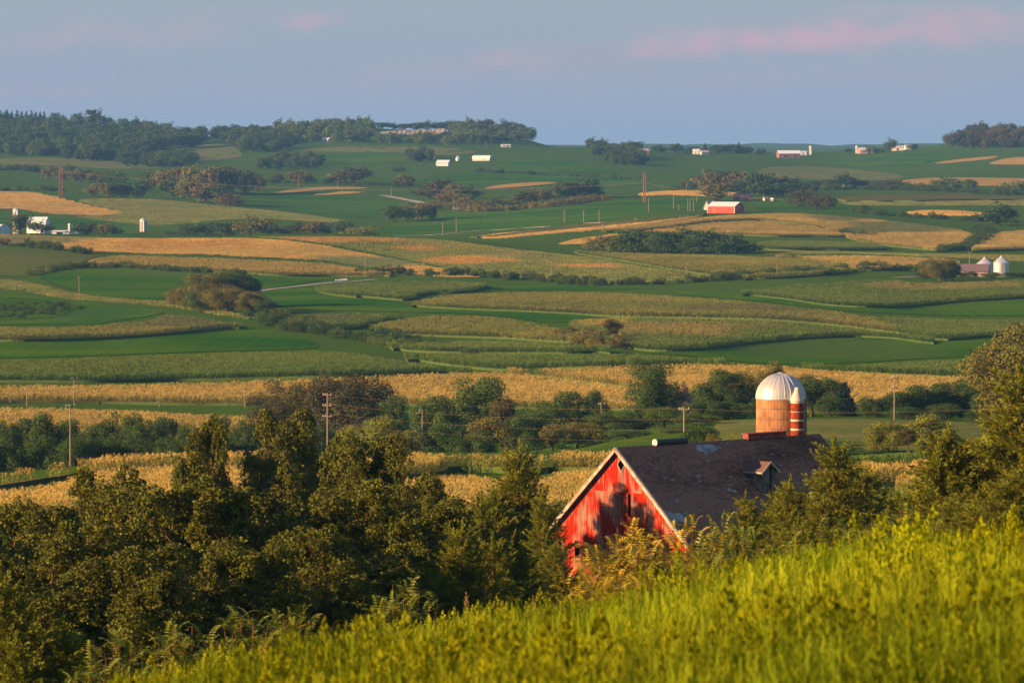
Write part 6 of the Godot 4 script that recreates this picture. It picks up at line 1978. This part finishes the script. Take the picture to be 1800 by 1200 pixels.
func _ready() -> void:
	rng.seed = 77
	# camera: long lens, 2 m above the grass, looking slightly down
	var cam := Camera3D.new()
	cam.name = "camera"
	cam.keep_aspect = Camera3D.KEEP_HEIGHT
	cam.fov = rad_to_deg(2.0 * atan(900.0 / F * 682.0 / 1024.0))
	cam.near = 1.0
	cam.far = 40000.0
	add_child(cam)
	cam.position = Vector3(0, CAM_H, 0)
	cam.rotation.x = -atan(338.0 / F)
	cam_basis = cam.basis
	var lens := CameraAttributesPhysical.new()
	lens.frustum_focal_length = 160.0
	lens.frustum_focus_distance = 420.0
	lens.frustum_near = 1.0
	lens.frustum_far = 40000.0
	lens.exposure_aperture = 4.5
	cam.attributes = lens
	cam.fov = rad_to_deg(2.0 * atan(900.0 / F * 682.0 / 1024.0))
	# sky, haze and exposure
	var env := Environment.new()
	env.background_mode = Environment.BG_SKY
	env.sky = Sky.new()
	var sm := PanoramaSkyMaterial.new()
	sm.panorama = make_sky()
	env.sky.sky_material = sm
	env.background_energy_multiplier = 0.39
	env.tonemap_mode = Environment.TONE_MAPPER_LINEAR
	env.tonemap_exposure = 2.8
	env.fog_enabled = true
	env.fog_density = 0.000042
	env.fog_light_color = Color(0.46, 0.71, 1.0)
	env.sdfgi_enabled = true
	env.ssao_enabled = true
	env.ssil_enabled = true
	var we := WorldEnvironment.new()
	we.name = "world"
	we.environment = env
	add_child(we)
	# the low sun, from the left and a little behind the camera
	var sun := DirectionalLight3D.new()
	sun.name = "sun"
	sun.light_color = Color(1.0, 0.81, 0.58)
	sun.light_energy = 1.6
	sun.light_angular_distance = 0.6
	sun.shadow_enabled = true
	add_child(sun)
	sun.look_at_from_position(Vector3.ZERO, -sun_dir())
	survey()
	make_materials()
	make_leaf_materials()
	make_ground()
	arch.corn = make_corn()
	arch.oats = make_oats()
	make_archetypes()
	make_fields()
	make_trees()
	make_barn()
	make_silo()
	make_farms()
	make_poles()
	make_foreground()

func sun_dir() -> Vector3:
	var el := deg_to_rad(14.0)
	var az := deg_to_rad(70.0)     # from straight behind the camera towards the left
	return Vector3(-sin(az) * cos(el), sin(el), cos(az) * cos(el))

func srgb(r: int, g: int, b: int) -> Color:
	return Color(r / 255.0, g / 255.0, b / 255.0)

# Dusk sky: soft gradient with thin pink and grey cloud streaks low over the horizon all the way round
func make_sky() -> ImageTexture:
	var W := 4096
	var H := 2048
	var im := Image.create(W, H, false, Image.FORMAT_RGB8)
	var stops := [[-90.0, srgb(120, 130, 140)], [-0.5, srgb(150, 165, 188)], [0.0, srgb(150, 166, 189)], [0.8, srgb(150, 164, 187)], [1.9, srgb(155, 168, 181)], [8.0, srgb(150, 168, 188)], [30.0, srgb(126, 152, 184)], [90.0, srgb(96, 126, 170)]]
	for y in H:
		var el := 90.0 - (y + 0.5) / H * 180.0
		var c: Color = stops[0][1]
		for k in stops.size() - 1:
			if el >= stops[k][0]:
				c = stops[k][1].lerp(stops[k + 1][1], clampf((el - stops[k][0]) / (stops[k + 1][0] - stops[k][0]), 0, 1))
		im.fill_rect(Rect2i(0, y, W, 1), c)
	var edge := FastNoiseLite.new()
	edge.seed = 9; edge.frequency = 0.06; edge.fractal_octaves = 4
	# [azimuth, elevation, half length, half thickness, tilt, colour, strength], degrees, right of straight ahead
	var pink := srgb(196, 166, 180)
	var grey := srgb(140, 158, 182)
	var streaks := []
	for s in SKY.split(";"):
		var a := pixels(s)
		# centre, (half length, half thickness), (tilt, strength), in pixels of the photograph
		streaks.append([rad_to_deg(atan((a[0].x - 900.0) / F)), (262.0 - a[0].y) / F * 57.3, a[1].x / F * 57.3, a[1].y / F * 57.3, a[2].x, pink if a[2].y > 0 else grey, absf(a[2].y)])
	var r := RandomNumberGenerator.new()
	r.seed = 4
	for k in 120:
		var az := r.randf_range(9.0, 351.0)
		streaks.append([az if az < 180 else az - 360.0, r.randf_range(0.5, 7.0), r.randf_range(0.8, 5.0), r.randf_range(0.06, 0.3), r.randf_range(-0.04, 0.04), pink if r.randf() < 0.6 else grey, r.randf_range(0.2, 0.6)])
	for s in streaks:
		var cx: float = s[0] / 360.0 * W
		var cy: float = (90.0 - s[1]) / 180.0 * H
		var hx: float = s[2] / 360.0 * W
		var hy: float = maxf(s[3] / 180.0 * H, 0.8)
		for y in range(int(cy - hy * 2 - hx * absf(s[4])), int(cy + hy * 2 + hx * absf(s[4])) + 1):
			for x in range(int(cx - hx), int(cx + hx) + 1):
				var dx: float = (x - cx) / hx
				var dy: float = (y - cy + s[4] * (x - cx)) / hy
				var w: float = (1.0 - dx * dx) * (1.0 - smoothstep(0.2, 1.5, absf(dy + 0.9 * edge.get_noise_2d(x * 0.8, y * 2.5))))
				w *= clampf(0.75 + 0.9 * edge.get_noise_2d(x * 2.0, y * 5.0 + 300.0), 0, 1)
				if w <= 0.0 or y < 0 or y >= H:
					continue
				var xx := posmod(x, W)
				im.set_pixel(xx, y, im.get_pixel(xx, y).lerp(s[5], clampf(w * s[6], 0, 1)))
	return ImageTexture.create_from_image(im)

const SKY := "1440,62 430,26 0.03,0.7;1560,50 300,22 0.02,0.55;1300,72 230,18 0.03,0.6;1000,92 200,14 0.06,0.55;1650,20 200,12 -0.08,0.6;540,32 75,12 0.0,0.7;150,62 330,28 0.05,0.35;860,112 260,22 0.04,0.3;80,155 260,18 0.0,0.25;1020,94 80,9 0.03,-0.7;700,140 500,30 0.02,0.15;1400,125 420,22 0.0,0.2"

func leaf_material(k: String, r: float, g: float, b: float, glow := 0.5) -> void:
	var m := matte(r, g, b, 0.62)
	m.metallic_specular = 0.3
	m.backlight_enabled = true
	m.backlight = Color(glow, glow, glow)
	M["leaf_" + k] = m

func make_leaf_materials() -> void:
	leaf_material("dark", 0.046, 0.086, 0.012)  # darker green kind; on the left treeline it also paints in shade
	leaf_material("green", 0.072, 0.118, 0.016)
	leaf_material("olive", 0.135, 0.130, 0.020)
	leaf_material("rust", 0.13, 0.10, 0.022)
	leaf_material("brown", 0.060, 0.058, 0.015)
	leaf_material("yellow", 0.17, 0.19, 0.016)
	leaf_material("spruce", 0.025, 0.055, 0.038)
	leaf_material("pale", 0.24, 0.15, 0.11)
	M.bark = matte(0.085, 0.055, 0.038)
	M.oakbark = matte(0.16, 0.075, 0.045)
	leaf_material("oakleaf", 0.088, 0.100, 0.011, 0.45)
	M.oakleaf = M.leaf_oakleaf
	M.oakleaf.roughness = 0.5
	M.oakleaf.metallic_specular = 0.22
	leaf_material("cedar", 0.155, 0.18, 0.013, 0.6)
	M.cedar = M.leaf_cedar
	leaf_material("near_yellow", 0.29, 0.25, 0.020)
	M.near_yellow = M.leaf_near_yellow
	leaf_material("near_green", 0.13, 0.17, 0.016)
	M.near_green = M.leaf_near_green
	leaf_material("weed_yellow", 0.195, 0.225, 0.006, 0.8)
	leaf_material("weed_green", 0.10, 0.155, 0.007, 0.7)
	leaf_material("weed_grass", 0.175, 0.215, 0.007, 0.8)
	leaf_material("weed_dry", 0.30, 0.19, 0.08)
	for k in ["weed_yellow", "weed_green", "weed_grass", "weed_dry"]:
		M[k] = M["leaf_" + k]
		M[k].metallic_specular = 0.1
	M.shingle = matte(0.235, 0.122, 0.086)
	M.shingle_brown = matte(0.13, 0.075, 0.06)
	M.gravel = matte(0.30, 0.28, 0.26)
	M.polewood = matte(0.25, 0.185, 0.155)
	M.glaze = matte(0.5, 0.48, 0.46, 0.3)
	M.wire = matte(0.13, 0.075, 0.055, 0.6)
	M.rust = matte(0.22, 0.032, 0.025, 0.7)
